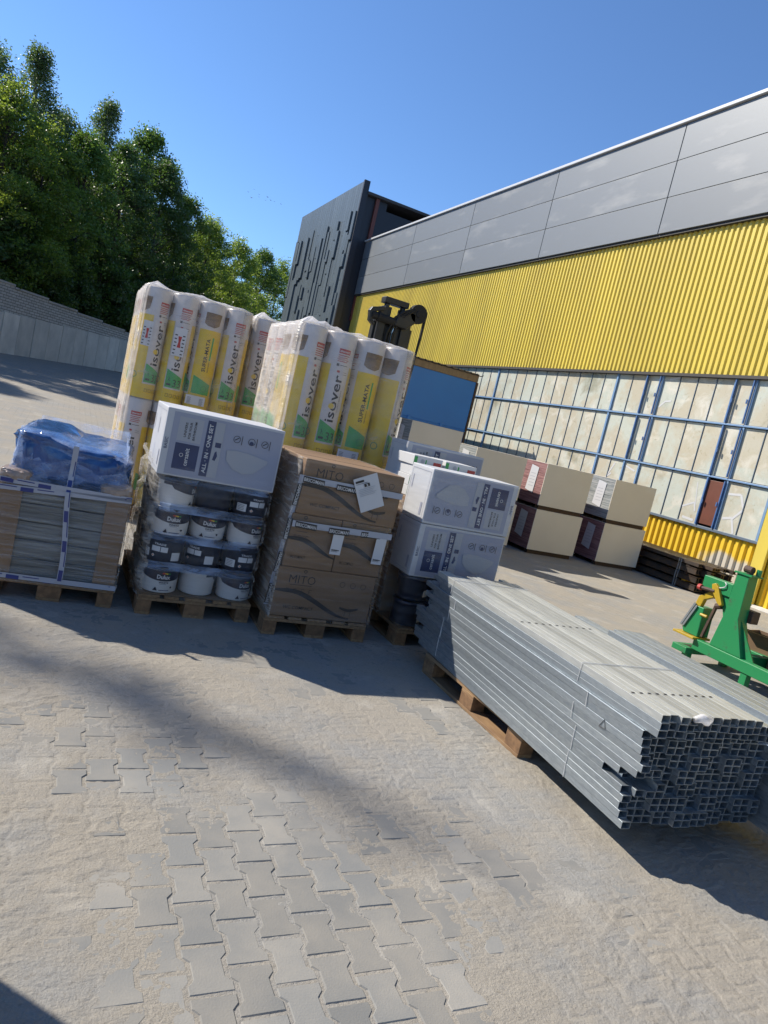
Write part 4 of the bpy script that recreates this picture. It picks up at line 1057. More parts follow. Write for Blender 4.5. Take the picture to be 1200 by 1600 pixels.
# delivery note stuck on the front, price slips
p = Print(); p.rect(0, 0, 0.185, 0.255, 0); p.rect(0.012, 0.218, 0.075, 0.234, 1); p.rect(0.012, 0.208, 0.10, 0.2105, 1); p.rect(0.07, 0.178, 0.112, 0.202, 1); p.text('2', 0.091, 0.190, 0.014, 0.018, 0, bold=0.03)
for i in range(5): p.rect(0.02, 0.165 - i * 0.012, 0.15 - 0.012 * (i % 3), 0.168 - i * 0.012, 2); p.layer -= 1
ca, sa = math.cos(R(27)), math.sin(R(27))
def notemap(u, v, o):
    a = u - 0.09; e = v - 0.13; return (2.055 + a * ca - e * sa, 4.628 - o - 0.010 * math.sin(u * 12) - 0.03 * max(0, v - 0.2), 1.145 + a * sa + e * ca)
nt_ = p.build('delivery_note', ['paper', 'ink', 'pale'], notemap, None); tag(nt_, 'white delivery note stuck askew on the top brown carton', 'paper')
for i, (x_, z_) in enumerate(((1.865, 0.655), (2.205, 0.625))):
    p = Print(); p.rect(0, 0, 0.083, 0.205, 0)
    for k in range(6): p.rect(0.008, 0.02 + 0.0035 * k, 0.06 - 0.006 * (k % 2), 0.0215 + 0.0035 * k, 1); p.layer -= 1
    p.rect(0.01, 0.03, 0.07, 0.036, 1)
    o = p.build('price_slip', ['paper', 'ink'], lambda u, v, o_, x_=x_, z_=z_: (x_ + u + 0.02 * v, 4.634 - o_, z_ + v), None); tag(o, ('white slip at the joint of the two middle cartons', 'white slip at the right end of the middle cartons')[i], 'paper')
# shop tape: white words on dark bars
def shop_tape(path_fn, length, label, offs=0.0):
    p = Print(); p.rect(0, 0, length, 0.044, 0); u = 0.012 + offs; k = 0
    while u < length - 0.05:
        w_ = 0.16 if k % 2 == 0 else 0.07
        if u + w_ > length: break
        if k % 2 == 0: p.rect(u, 0.0, u + w_, 0.044, 1); p.text('BRICOMAN', u + w_ / 2, 0.022, w_ * 0.92, 0.026, 3, bold=0.015); p.layer -= 2
        else: p.rect(u + 0.01, 0.019, u + w_ - 0.015, 0.024, 2); p.layer -= 1
        u += w_ + 0.012; k += 1
    o = p.build('shop_tape', ['tapew', 'ink', 'pale', 'wprint'], path_fn, None, step=0.0006); tag(o, label, 'tape', 'shop tape on the carton pallet')
shop_tape(lambda u, v, o: (1.545 + u, 4.640 - o - 0.004 * math.sin(u * 7), 1.135 + v - 0.03 * math.sin(u * 3.2) + 0.02 * u), 0.795, 'shop tape across the top brown carton')
shop_tape(lambda u, v, o: (1.545 + u, 4.629 - o - 0.004 * math.sin(u * 7), 0.815 + v - 0.012 * math.sin(u * 5)), 0.78, 'shop tape across the two middle brown cartons', 0.01)
shop_tape(lambda u, v, o: (1.502 + v * 0.9 - 0.015 * math.sin(u * 3) + (0.035 * min(1, u / 0.9)), 4.66 + 0.20 * max(0, (0.45 - u)) - o, 0.20 + u * 0.98), 1.0, 'loose twisted shop tape hanging down the left edge of the cartons')

# ------------------------------------------------------------------ fourth pallet: more sets, cartons, small boxes
pallet(2.965, 5.27, R(0.5), 'wooden pallet at the far end of the steel studs under white boxes')
for l in range(2):
    for i in range(3): bucket(2.70 + i * 0.268, 4.82, PT + 0.006 + l * 0.2075, 'dark', 90 + 30 * i, 'dark paint bucket under the white boxes beside the steel studs', )
set_box(2.562, 4.672, 0.566, 0.79, 0.372, 0.418, 'lower of two white boxes behind the steel studs')
set_box(2.562, 4.668, 0.988, 0.79, 0.372, 0.422, 'upper of two white boxes behind the steel studs, print upside down', True, R(-0.3))
wc_carton(2.58, 5.065, PT + 0.003, 0.76, 0.79, 0.47, 'lower plain brown carton behind the stacked white boxes', face=False)
wc_carton(2.58, 5.065, PT + 0.476, 0.76, 0.79, 0.505, 'upper plain brown carton behind the stacked white boxes', face=False)
set_box(2.71, 5.50, 1.132, 0.785, 0.36, 0.420, 'rear white box behind the small trim boxes', rz=R(-0.5))
sbr = random.Random(8)
def small_box(x, y, z, w, d, h, rz, label):
    t = thing('small_box', label, 'box', (x, y, z), rz, 'small white boxes with red and green ends')
    MB().box(0, w, 0, d, 0, h).build('carton', 'wprint', t, bevel=0.003)
    p = Print(); p.rect(w - 0.085, 0.012, w - 0.01, h * 0.62, 0); p.text('TRIM', w - 0.048, h * 0.34, 0.05, h * 0.25, 3, bold=0.02) if False else None
    p.rect(w * 0.40, h * 0.25, w * 0.44, h * 0.7, 1); p.disc(w * 0.3, h * 0.5, h * 0.22, 2); p.rect(0.0, 0.01, 0.03, h - 0.01, 1)
    p.build('printed_front', ['red', 'green_p', 'pale', 'wprint'], face_y(0, 0, 0), t)
zb = 1.130
for l in range(4):
    small_box(2.60 + sbr.uniform(-.01, .01), 5.10, zb, 0.27, 0.30, 0.083, R(sbr.uniform(-2, 2)), ('lowest', 'second', 'third', 'topmost')[l] + ' small white box in the left pile on the fourth pallet')
    small_box(2.90 + sbr.uniform(-.01, .01), 5.10, zb, 0.30, 0.30, 0.083, R(sbr.uniform(-2, 2)), ('lowest', 'second', 'third', 'topmost')[l] + ' small white box in the right pile on the fourth pallet')
    zb += 0.0845
film_jacket('stretch_film', 'stretch film round the brown cartons of the fourth pallet', 2.566, 3.352, 5.05, 5.868, PT - 0.01, 1.10, ['film', 'film_side'], 0.007, 0.03, 34, 31.0)
film_jacket('stretch_film', 'clear film over the two white boxes behind the steel studs', 2.552, 3.362, 4.655, 5.05, 0.17, 1.405, ['film', 'film'], 0.004, 0.02, 30, 37.0)

# ------------------------------------------------------------------ insulation stacks
RR, RH = 0.1445, 1.172
def roll_meshes():
    b = MB(); b.lathe([(RR - 0.03, 0), (RR - 0.006, 0.004), (RR, 0.022), (RR, RH - 0.022), (RR - 0.006, RH - 0.004), (RR - 0.05, RH)], 36)
    body = b.mesh('roll', 'rollwhite', True)
    p = Print(); q = 2 * math.pi * RR / 4
    for side in (0, 1):
        c0 = side * 2 * q - q        # white panel centre
        c1 = c0 + q                  # yellow panel centre
        p.rect(c0 - q * 0.42 - 0.0, 0.0, c0 + q * 0.42, 0.155, 0); p.rect(c1 - q * 0.58, 0.0, c1 + q * 0.58, 0.875, 0)
        p.layer = 1
        # white panel
        p.text('isover', c0 - 0.004, 0.575, 0.43, 0.082, 1, True, 0.012); p.disc(c0 - 0.014, 0.505, 0.026, 0)
        p.text('ŁATWY MONTAŻ', c0 + 0.052, 0.56, 0.20, 0.011, 1, True)
        p.poly([(c0 - 0.085, 0.172), (c0 + 0.088, 0.172), (c0 + 0.088, 0.290), (c0 - 0.085, 0.370)], 2)
        p.text('33', c0 + 0.036, 0.226, 0.088, 0.078, 3, False, 0.0); p.text('λ', c0 - 0.046, 0.262, 0.026, 0.046, 3); p.rect(c0 - 0.07, 0.194, c0 - 0.024, 0.216, 3)
        p.layer = 4
        p.rect(c0 - 0.045, 0.985, c0 + 0.065, 1.028, 4); p.text('SPRAWDŹ', c0 + 0.01, 1.006, 0.095, 0.022, 5, False, 0.03)
        for i in range(4): p.rect(c0 - 0.045, 0.965 - i * 0.018, c0 + 0.06 - 0.012 * (i % 2), 0.972 - i * 0.018, 4); p.layer -= 1
        p.rect(c0 - 0.045, 0.87, c0 - 0.022, 0.893, 1); p.rect(c0 - 0.015, 0.878, c0 + 0.06, 0.883, 1); p.rect(c0 - 0.03, 0.812, c0 - 0.005, 0.832, 4); p.rect(c0 + 0.03, 0.82, c0 + 0.07, 0.823, 1); p.rect(c0 + 0.03, 0.80, c0 + 0.07, 0.803, 1)
        # yellow panel
        p.layer = 4
        p.text('SUPER-MATA', c1 - 0.012, 0.60, 0.36, 0.04, 1, True, 0.02); p.rect(c1 + 0.026, 0.55, c1 + 0.044, 0.80, 2)
        for i in range(9): p.rect(c1 + 0.03, 0.42 + i * 0.013, c1 + 0.04, 0.427 + i * 0.013, 1); p.layer -= 1
        p.poly([(c1 - 0.10, 0.172), (c1 + 0.10, 0.172), (c1 + 0.10, 0.290), (c1 - 0.10, 0.370)], 2); p.ring(c1 + 0.03, 0.235, 0.035, 0.008, 6)
        p.poly([(c1 - 0.09, 0.94), (c1 - 0.05, 0.915), (c1 + 0.02, 0.905), (c1 + 0.075, 0.935), (c1 + 0.09, 1.06), (c1 - 0.085, 1.06)], 7)
        for i in range(4): p.frame(c0 - 0.06 + i * 0.042, 0.07, c0 - 0.03 + i * 0.042, 0.105, 0.003, 8)
        p.layer = 5; p.ring(c1 + 0.05, 0.115, 0.016, 0.005, 3)
    pr_me = p.build('printed_wrap', ['yellow_p', 'ink', 'green_p', 'ink', 'red', 'wprint', 'mgreen', 'woodprint', 'brownink'], round_map(RR, RR, RH), False, cut=0.016, step=0.0003, base=0.0008)
    return body, pr_me
roll_me, wrap_me = roll_meshes()
# after building, u=0 lies between panels: white centres at angle -90deg and +90deg from the front
def insulation(x0, y0, z0, theta, label, seed, pallet_label):
    rnd = random.Random(seed); P_ = 0.2945
    t = thing('insulation_stack', label, 'insulation', (x0, y0, z0), 0, 'film-wrapped stacks of insulation rolls')
    for tier in range(2):
        for i in range(4):
            for j in range(4):
                if 0 < i < 3 and 0 < j < 3: continue
                a = theta[i] if j == 0 else rnd.choice([0, 90, 180, 270]) + rnd.uniform(-15, 15)
                if tier == 0 and j == 0: a = a + rnd.choice([-40, 20, 60])
                r = obj('roll', roll_me, t, loc=(RR + 0.004 + i * P_, RR + 0.004 + j * P_, 0.002 + tier * (RH + 0.006)), rz=R(a + 90))
                obj('printed_wrap', wrap_me, r)
    W = 4 * P_
    # scalloped film jacket for each tier
    for tier in range(2):
        b = MB(); nz = 26; zb_ = tier * (RH + 0.006) - 0.004; pts = []
        N_ = 36
        for side in range(4):
            for k in range(N_):
                s = -0.5 + (k + 0.0) / N_; ph = ((s + 0.5) * 4) % 1.0
                off = 0.5 * W + 0.008 - 0.014 * (1 - math.sin(math.pi * ph)) ** 1.5
                cx_ = s * W; 
                # round the corners
                rc_ = 0.12; ax = abs(cx_); 
                if ax > W / 2 - rc_: off -= rc_ - math.sqrt(max(0, rc_ ** 2 - (ax - (W / 2 - rc_)) ** 2)) if ax <= W / 2 else rc_
                px, py = (cx_, -off) if side == 0 else ((off, cx_) if side == 1 else ((-cx_, off) if side == 2 else (-off, -cx_)))
                pts.append((px, py))
        n = len(pts)
        for kz in range(nz + 1):
            z = zb_ + (RH + 0.012) * kz / nz; tf = kz / nz
            for (px, py) in pts:
                w_ = 0.006 * fbm((px * 6 + seed, py * 6, z * 22)) + 0.010 * fbm((px * 3, py * 3 + seed, z * 3))
                l = math.hypot(px, py); pull = 1.0
                if tier == 1 and tf > 0.97: pull = 0.985
                b.v.append((W / 2 + (px + px / l * w_) * pull, W / 2 + (py + py / l * w_) * pull, z))
        for kz in range(nz):
            for i in range(n):
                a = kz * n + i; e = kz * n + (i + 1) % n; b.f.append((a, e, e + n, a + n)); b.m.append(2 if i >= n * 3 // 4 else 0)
        if tier == 1:
            # gathered top with a few peaks
            base_i = nz * n; rings = 7
            pk_ = [(rnd.uniform(0.1, W - 0.1), rnd.uniform(0.02, 0.5), rnd.uniform(0.01, 0.03)) for _ in range(5)] + [(0.10, 0.12, 0.05)]
            for q in range(1, rings + 1):
                f_ = 1 - q / rings * 0.999
                for (px, py) in pts:
                    X_, Y_ = W / 2 + px * f_, W / 2 + py * f_
                    z = zb_ + RH + 0.012 + 0.018 * math.sin(min(1, q / 2) * math.pi / 2) + 0.035 * fbm((X_ * 4 + seed, Y_ * 4, 0.3)) + 0.02 * fbm((X_ * 11, Y_ * 11, seed))
                    for (a_, b_2, h_) in pk_: z += h_ * math.exp(-((X_ - a_) ** 2 + (Y_ - b_2) ** 2) / 0.0035)
                    b.v.append((X_, Y_, z))
            for q in range(rings):
                for i in range(n):
                    a = base_i + q * n + i; e = base_i + q * n + (i + 1) % n; b.f.append((a, e, e + n, a + n)); b.m.append(1)
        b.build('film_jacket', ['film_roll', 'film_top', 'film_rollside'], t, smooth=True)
    if pallet_label: pallet(x0 + 0.59, y0 + 0.62, 0, pallet_label)
    return t
ins1 = insulation(0.565, 8.0, PT + 0.003, [32, 2, -88, 0], 'left wrapped stack of yellow and white insulation rolls', 3, 'pallet under the left insulation stack')
ins3 = insulation(1.775, 8.16, PT + 0.003, [-8, 82, 0, 0], 'middle wrapped stack of insulation rolls in the shade between two others', 5, 'pallet under the middle insulation stack')
ins2 = insulation(1.735, 6.12, 0.012, [30, 0, -86, 40], 'right wrapped stack of insulation rolls nearest the blue truck', 8, None)
def sticker(parent, x, y, z, w, h, red, label):
    p = Print(); p.rect(0, 0, w, h, 0)
    if red: p.poly([(w * 0.35, h * 0.3), (w * 0.65, h * 0.3), (w * 0.58, h * 0.5), (w * 0.65, h * 0.7), (w * 0.35, h * 0.7), (w * 0.42, h * 0.5)], 2)
    for i in range(6):
        for j in range(2): p.rect(w * (0.08 + 0.62 * j), h * (0.06 + 0.13 * i), w * (0.26 + 0.62 * j + 0.02 * (i % 2)), h * (0.10 + 0.13 * i), 1); p.layer -= 1
    o = p.build('sticker', ['paper', 'ink', 'red'], lambda u, v, o_: (x + u, y - o_, z + v), parent, step=0.0005); return o
sticker(ins1, 0.60, -0.012, 1.178 + 0.05, 0.21, 0.10, False, ''); sticker(ins2, 0.58, -0.012, 1.178 + 0.045, 0.21, 0.10, False, '')
sticker(ins1, 0.365, -0.012, 1.178 + 0.52, 0.13, 0.30, True, ''); sticker(ins1, 0.045, -0.004, 1.178 + 0.55, 0.10, 0.26, True, '')

# ------------------------------------------------------------------ steel studs
pallet(2.975, 3.57, R(0.4), 'wooden pallet under the galvanised steel studs')
SXo, SYo, SR = 2.498, 2.13, R(-2.6)
def stud_mesh(w_, h_, ln, t_=0.0017, m='steel'):
    b = MB()
    prof = [(0.0012, 0), (w_ - 0.0012, 0), (w_, 0.0009), (w_, h_ - 0.0009), (w_ - 0.0012, h_), (0.0012, h_), (0, h_ - 0.0009), (0, 0.0009)]
    inn = [(min(max(x, t_), w_ - t_), min(max(z, t_), h_ - t_)) for x, z in prof]; n = len(prof)
    for y in (0, ln):
        for x, z in prof: b.v.append((x, y, z))
        for x, z in inn: b.v.append((x, y, z))
    for k in range(n):
        a, c = k, (k + 1) % n; o2 = 2 * n
        b.f.append((a, c, c + o2, a + o2)); b.f.append((n + c, n + a, n + a + o2, n + c + o2))
        b.f.append((a, n + a, n + c, c)); b.f.append((o2 + a, o2 + c, o2 + n + c, o2 + n + a)); b.m += [0] * 4
    return b.mesh('stud', m, fix=True)
CW, CH = 0.0525, 0.0352
smv = [stud_mesh(CW - 0.0012, CH - 0.0012, L_) for L_ in (2.20, 2.26, 2.32)]
smb = [stud_mesh(CW - 0.0040, CH - 0.0012, L_, m='steelb') for L_ in (2.20, 2.28)]
rs = random.Random(6)
main = thing('steel_stud_stack', 'big stack of galvanised steel studs on a pallet, open ends facing the viewer', 'steel studs', (SXo, SYo, PT + 0.002), SR)
boff = {}
for r in range(13):
    for c in range(16):
        bk = (r // 2, c // 2 if r % 4 < 2 else (c + 1) // 2)
        if bk not in boff: boff[bk] = (rs.uniform(-0.028, 0.028), rs.uniform(-0.002, 0.002))
        dy, dz = boff[bk]
        if c == 0: dy = {0: -0.03, 1: 0.0, 2: 0.015, 3: 0.005, 4: 0.03, 5: 0.07, 6: -0.03, 7: -0.03, 8: -0.05, 9: -0.03, 10: -0.02, 11: -0.01, 12: 0.0}[r]
        if r in (5, 6) and c < 3: dy += 0.10
        o = obj('stud', rs.choice(smv), main, loc=(c * CW + (rs.uniform(-0.003, 0.002) if c == 0 else rs.uniform(-0.0006, 0.0006)), dy, r * CH))
        o.rotation_euler = (0, 0, rs.uniform(-0.0012, 0.0012))
ztop = 13 * CH + 0.001
upper = thing('steel_stud_bundle', 'upper layer of dull steel studs lying flat across the stud stack', 'steel studs', (SXo, SYo, PT + 0.002 + ztop), SR, 'bundles of steel studs')
for r in range(3):
    for c in range(14):
        if r == 2 and c > 11: continue
        o = obj('stud', rs.choice(smb if r == 2 else smv), upper, loc=(0.012 + c * CW + (0.005 if c > 5 else 0) , -0.07 + (0.02 if c > 3 else 0) + rs.uniform(-0.012, 0.012) - 0.0 * c, r * CH)); o.rotation_euler = (0, 0, rs.uniform(-0.001, 0.001))
right = thing('steel_track_bundle', 'shiny steel track bundle lying at the right side of the stud stack', 'steel tracks', (SXo + 0.87, SYo - 0.1, PT + 0.002), SR, 'bundles of steel studs')
trm = stud_mesh(0.075, CH - 0.001, 1.95); trm2 = stud_mesh(0.075, CH - 0.001, 1.45)
for r in range(15):
    for c in range(4): obj('track', trm2 if (r > 12 or c > 2) else trm, right, loc=(c * 0.0765, rs.uniform(-0.03, 0.03) - 0.05, r * CH))
# punched service holes and ties
hb = MB()
for ln_ in (1.12, 0.16):
    for c in range(11):
        x = 0.012 + (c + 0.5) * CW + 0.005; 
        hb.poly([(x - 0.012, ln_ - 0.005 + 0.003 * c, 3 * CH + 0.0012), (x + 0.008, ln_ - 0.005 + 0.003 * c, 3 * CH + 0.0012), (x + 0.012, ln_ + 0.007 + 0.003 * c, 3 * CH + 0.0012), (x - 0.008, ln_ + 0.007 + 0.003 * c, 3 * CH + 0.0012)])
hb.build('punched_holes', 'ink', upper, fix=False)
def tie(parent, path, label=None): MB().tube(path, 0.0022, 5).build('tie_string', 'string', parent)
for yy, zs in ((0.40, [(0.0, 0.14), (0.15, 0.27)]), (0.46, [(0.29, 0.37)]), (0.38, [(0.38, 0.46)]), (1.93, [(0.02, 0.22), (0.16, 0.30)]), (1.88, [(0.30, 0.37)]), (1.83, [(0.385, 0.455)])):
    for a_, b_2 in zs: tie(main, [(-0.003, yy, a_), (-0.004, yy + 0.006, (a_ + b_2) / 2), (-0.003, yy + 0.01, b_2)])
for yy in (0.50, 1.95): tie(upper, [(0.009, yy, 0.01), (0.008, yy, 3 * CH + 0.003), (0.3, yy + 0.015, 3 * CH + 0.003), (0.65, yy + 0.03, 3 * CH + 0.003)])
p = Print(); tri = [(0, 0.0), (0.028, 0.012), (0.004, 0.05)]
pb_ = MB().tube([(-0.004, 0.26, 0.345), (-0.004, 0.215, 0.35), (-0.004, 0.235, 0.39), (-0.004, 0.26, 0.345)], 0.0016, 5); pb_.build('scribble_mark', 'ink', main)
# wad of film tape on the near edge
MB().tube([(0.19, -0.075, 3 * CH - 0.01), (0.225, -0.083, 3 * CH + 0.004), (0.26, -0.08, 3 * CH - 0.01), (0.29, -0.07, 3 * CH - 0.004)], [0.014, 0.02, 0.022, 0.015], 8).build('tape_wad', 'film_top', upper, smooth=True)

# ------------------------------------------------------------------ plasterboard piles in front of the hall
def gyp(x0, y0, z0, w, h, edge, label, face='gypsum', note=True):
    t = thing('plasterboard_pile', label, 'plasterboard', (x0, y0, z0), 0, 'piles of plasterboard along the hall')
    n = 12; hh = (h - 0.075) / n; zb_ = 0.075
    for k in range(3): MB().box(0.04, w - 0.04, 0.03 + k * 0.95, 0.13 + k * 0.95, 0, 0.073).build('bearer', 'darkwood', t)
    rnd = random.Random(int(x0 * 100 + z0 * 7)); me_ = MB().box(0.0, w - 0.006, 0.012, 2.1, 0, hh - 0.0012).mesh('board_layer', edge)
    for k in range(n): obj('board_layer', me_, t, loc=(rnd.uniform(-0.003, 0.003), rnd.uniform(0, 0.004), zb_ + k * hh))
    MB().box(-0.003, w, 0.0, 0.010, zb_ - 0.002, h).build('end_cover', face, t)
    MB().box(-0.003, w, 0.0, 2.1, h + 0.0005, h + 0.006).build('top_cover', face, t)
    if note:
        p = Print(); p.poly([(0.12, h * 0.36), (0.36, h * 0.30), (0.38, h * 0.88), (0.16, h * 0.92)], 0)
        for i in range(5): p.rect(0.18, h * (0.45 + 0.07 * i), 0.33, h * (0.46 + 0.07 * i), 1); p.layer -= 1
        p.build('delivery_note', ['paper', 'pale'], face_x(0.60, 0, -0.004), t, step=0.0008, base=0.004)
    return t
cols = [(4.97, 10.1, 0.96, 'gypgrey', 'gypgrey', 'fourth column from the steel bundles'), (6.26, 10.1, 1.04, 'gypgrey', 'gypgrey', 'third column from the steel bundles'), (7.745, 10.1, 1.05, 'gypred', 'gypred', 'second column from the steel bundles'), (9.255, 10.0, 1.02, 'gypred', 'gypgrey', 'column beside the dark steel bundles')]
for i, (x_, y_, w_, e0, e1, nm) in enumerate(cols):
    up_ = 0.18 if i == 0 else 0.0
    gyp(x_, y_, 0.003, w_, 0.80 + up_ / 2, e0, 'lower plasterboard pile, ' + nm)
    gyp(x_ - 0.015, y_ - 0.005, 0.812 + up_ / 2, w_ - 0.01, 0.815 + up_ / 2, e1, 'upper plasterboard pile, ' + nm)

# ------------------------------------------------------------------ dark steel bundles against the hall
def sect(x, y0, y1, z, w_, h_, name='steel_profile'):
    t = 0.012; b = MB().box(x, x + w_, y0, y1, z, z + t); b.box(x, x + w_, y0, y1, z + h_ - t, z + h_); b.box(x + w_ * 0.42, x + w_ * 0.58, y0, y1, z + t, z + h_ - t); b.box(x, x + 0.012, y0, y1, z + t, z + h_ * 0.8); return b
rb = random.Random(12); zc = 0.002
for l in range(4):
    t = thing('profile_bundle', ('lowest', 'second', 'third', 'topmost')[l] + ' bundle of dark metal profiles lying against the hall', 'metal profiles', (10.42, 8.7, zc), R(rb.uniform(-1, 1)), 'dark metal bundles against the hall')
    MB().box(0.02, 0.80, 0.25, 0.33, 0, 0.03).build('spacer', 'cabyellow' if l in (1,) else 'darkwood', t); MB().box(0.02, 0.80, 1.5, 1.58, 0, 0.03).build('spacer', 'wood', t)
    hgt = 0.108 if l < 3 else 0.06
    for k in range(6):
        o = sect(k * 0.135, rb.uniform(-0.15, 0.08), 2.4, 0.031, 0.12, hgt).build('steel_profile', 'darksteel', t)
    for yy in (0.42, 0.47):
        MB().box(-0.006, 0.0, yy, yy + 0.02, 0.005, hgt + 0.035).box(-0.006, 0.80, yy, yy + 0.02, hgt + 0.032, hgt + 0.037).build('binding_strap', 'steel', t)
    zc += hgt + 0.036

# ------------------------------------------------------------------ blue truck body
tk = thing('truck', 'truck with blue tarpaulin body and plywood top board parked by the hall', 'truck', (8.55, 16.6, 0))
def kp(b, name, mats, **k):
    o = b.build(name, mats, None, **k); o.parent = tk; o.matrix_parent_inverse = Matrix.Translation((-8.55, -16.6, 0)); return o
tk.location = (8.82, 17.05, 0); tk.scale = (1, 1, 1.0155)
x0, x1, y0 = 7.30, 9.79, 16.6
kp(MB().box(x0 + 0.03, x1 - 0.03, y0 + 0.05, 23.4, 1.10, 3.46), 'cargo_body', 'bluetarp', bevel=0.03)
kp(MB().box(x0 + 0.06, x1 - 0.07, y0, y0 + 0.045, 1.95, 3.27), 'rear_tarpaulin', 'bluetarp', bevel=0.01)
kp(MB().box(x0 + 0.06, x1 - 0.07, y0 - 0.02, y0 + 0.045, 1.90, 1.948), 'tarpaulin_hem', 'bluetarp', bevel=0.008)
for k in range(3): kp(MB().box(x0 + 0.06, x1 - 0.07, y0 + 0.0, y0 + 0.045, 1.14 + k * 0.25, 1.38 + k * 0.25), 'tailboard_plank', 'bluetarp', bevel=0.01)
kp(MB().box(x0 + 0.03, x1 - 0.03, y0 - 0.01, y0 + 0.045, 3.275, 3.50), 'top_board', 'ply', bevel=0.008)
kp(MB().box(x1 - 0.068, x1 - 0.0, y0 - 0.015, y0 + 0.045, 1.1, 3.272), 'corner_post', 'darkwood', bevel=0.008); kp(MB().box(x0, x0 + 0.058, y0 - 0.015, y0 + 0.045, 1.1, 3.272), 'corner_post', 'darkwood', bevel=0.008)
b = MB()
for k in range(12):
    xx = x0 + 0.12 + k * 0.205; b.tube([(xx, y0 - 0.02, 3.50), (xx + 0.03, y0 - 0.03, 3.46), (xx + 0.10, y0 - 0.03, 3.455), (xx + 0.17, y0 - 0.03, 3.47), (xx + 0.20, y0 - 0.02, 3.50)], 0.012, 5); b.box(xx - 0.02, xx + 0.02, y0 - 0.03, y0 - 0.012, 3.455, 3.505)
kp(b, 'tie_rope', 'rubber')
for xx in (x0 + 0.6, x0 + 1.6): kp(MB().box(xx, xx + 0.09, y0 - 0.045, y0 - 0.021, 1.82, 1.99), 'latch', 'bluetarp', bevel=0.006)
kp(MB().box(x0 + 0.7, x1 - 0.7, y0 + 0.2, 25.5, 0.72, 1.09), 'chassis', 'black')
for yy in (18.2, 24.4):
    for xx in (x0 + 0.05, x1 - 0.35):
        w = kp(MB().tube([(xx, yy, 0.5), (xx + 0.3, yy, 0.5)], 0.5, 28), 'wheel', 'rubber', smooth=False); MBt = MB().tube([(xx - 0.004, yy, 0.5), (xx + 0.304, yy, 0.5)], 0.26, 20); kp(MBt, 'wheel_rim', 'chrome')
kp(MB().prism([(23.6, 0.7), (25.9, 0.7), (25.9, 1.9), (25.6, 2.95), (23.6, 2.95)], 'x', x0 + 0.05, x1 - 0.05), 'cab', 'bluetarp', bevel=0.06)
kp(MB().box(x0 + 0.1, x1 - 0.1, y0 + 0.02, y0 + 0.10, 0.5, 0.62), 'underrun_bar', 'black')
for xx in (x0 + 0.2, x1 - 0.5): kp(MB().box(xx, xx + 0.3, y0 + 0.0, y0 + 0.05, 0.85, 0.98), 'tail_lamp', 'red')

# ------------------------------------------------------------------ forklift behind the insulation
fk = thing('forklift', 'forklift with black mast rising behind the right insulation stack', 'forklift', (4.45, 10.6, 0))
def fp(b, name, mats, **k):
    o = b.build(name, mats, None, **k); o.parent = fk; o.matrix_parent_inverse = Matrix.Translation((-4.45, -10.6, 0)); return o
for xx in (4.14, 4.62):
    fp(MB().box(xx, xx + 0.10, 10.6, 10.74, 0.08, 3.33), 'mast_rail', 'black', bevel=0.01); fp(MB().box(xx + 0.11 if xx < 4.4 else xx - 0.06, xx + 0.16 if xx < 4.4 else xx - 0.01, 10.56, 10.70, 0.3, 3.46), 'inner_rail', 'black', bevel=0.008)
fp(MB().box(4.13, 4.80, 10.575, 10.598, 0.9, 3.20), 'mast_plate', 'black')
fp(MB().box(4.16, 4.30, 10.50, 10.574, 2.2, 3.42).box(4.58, 4.74, 10.50, 10.574, 2.2, 3.36), 'outer_channel', 'black', bevel=0.01)
fp(MB().tube([(4.02, 10.46, 3.25), (4.44, 10.46, 3.23)], 0.062, 16).tube([(4.12, 10.46, 3.245), (4.16, 10.46, 3.243)], 0.078, 16), 'cross_cylinder', 'rubber')
fp(MB().prism([(3.97, 3.30), (4.00, 3.36), (4.20, 3.42), (4.22, 3.36), (4.06, 3.30), (4.04, 3.18), (4.10, 3.13), (4.08, 3.09), (3.99, 3.15)], 'y', 10.43, 10.53), 'cylinder_bracket', 'black', bevel=0.012)
fp(MB().box(4.20, 4.62, 10.48, 10.66, 3.49, 3.585).box(4.24, 4.30, 10.5, 10.6, 3.40, 3.489).box(4.52, 4.58, 10.5, 10.6, 3.36, 3.489), 'crosshead', 'black', bevel=0.012)
fp(MB().prism([(4.40, 3.18), (4.62, 3.16), (4.76, 3.30), (4.74, 3.44), (4.60, 3.46), (4.44, 3.34)], 'y', 10.40, 10.50), 'hose_guide', 'black', bevel=0.02)
fp(MB().tube([(4.78, 10.40, 3.45), (4.78, 10.43, 3.45)], 0.15, 24).tube([(4.78, 10.43, 3.45), (4.78, 10.47, 3.45)], 0.12, 24).tube([(4.78, 10.47, 3.45), (4.78, 10.50, 3.45)], 0.15, 24).tube([(4.78, 10.385, 3.45), (4.78, 10.40, 3.45)], 0.05, 16), 'hose_pulley', 'rubber', bevel=0.006)
hz_ = MB()
for dx in (0.0, 0.05, 0.10): hz_.tube([(4.34 + dx, 10.48, 2.3), (4.34 + dx, 10.47, 3.05), (4.40 + dx, 10.42, 3.30), (4.52 + dx, 10.39, 3.42), (4.66 + dx * 0.5, 10.40, 3.50)], 0.017, 8)
fp(hz_, 'hose_bundle', 'rubber')
fp(MB().tube([(4.90, 10.46, 3.50), (4.925, 10.46, 3.40), (4.92, 10.46, 3.1), (4.90, 10.46, 2.6), (4.86, 10.46, 1.6)], 0.022, 8), 'hydraulic_hose', 'rubber')
fp(MB().tube([(4.44, 10.50, 0.4), (4.44, 10.50, 3.2)], 0.03, 10), 'lift_piston', 'chrome'); fp(MB().box(4.27, 4.37, 10.55, 10.6, 0.5, 3.45).box(4.50, 4.58, 10.55, 10.6, 0.5, 3.45), 'lift_chain', 'black')
fp(MB().box(4.0, 5.0, 10.52, 10.58, 0.10, 0.65), 'fork_carriage', 'black', bevel=0.01)
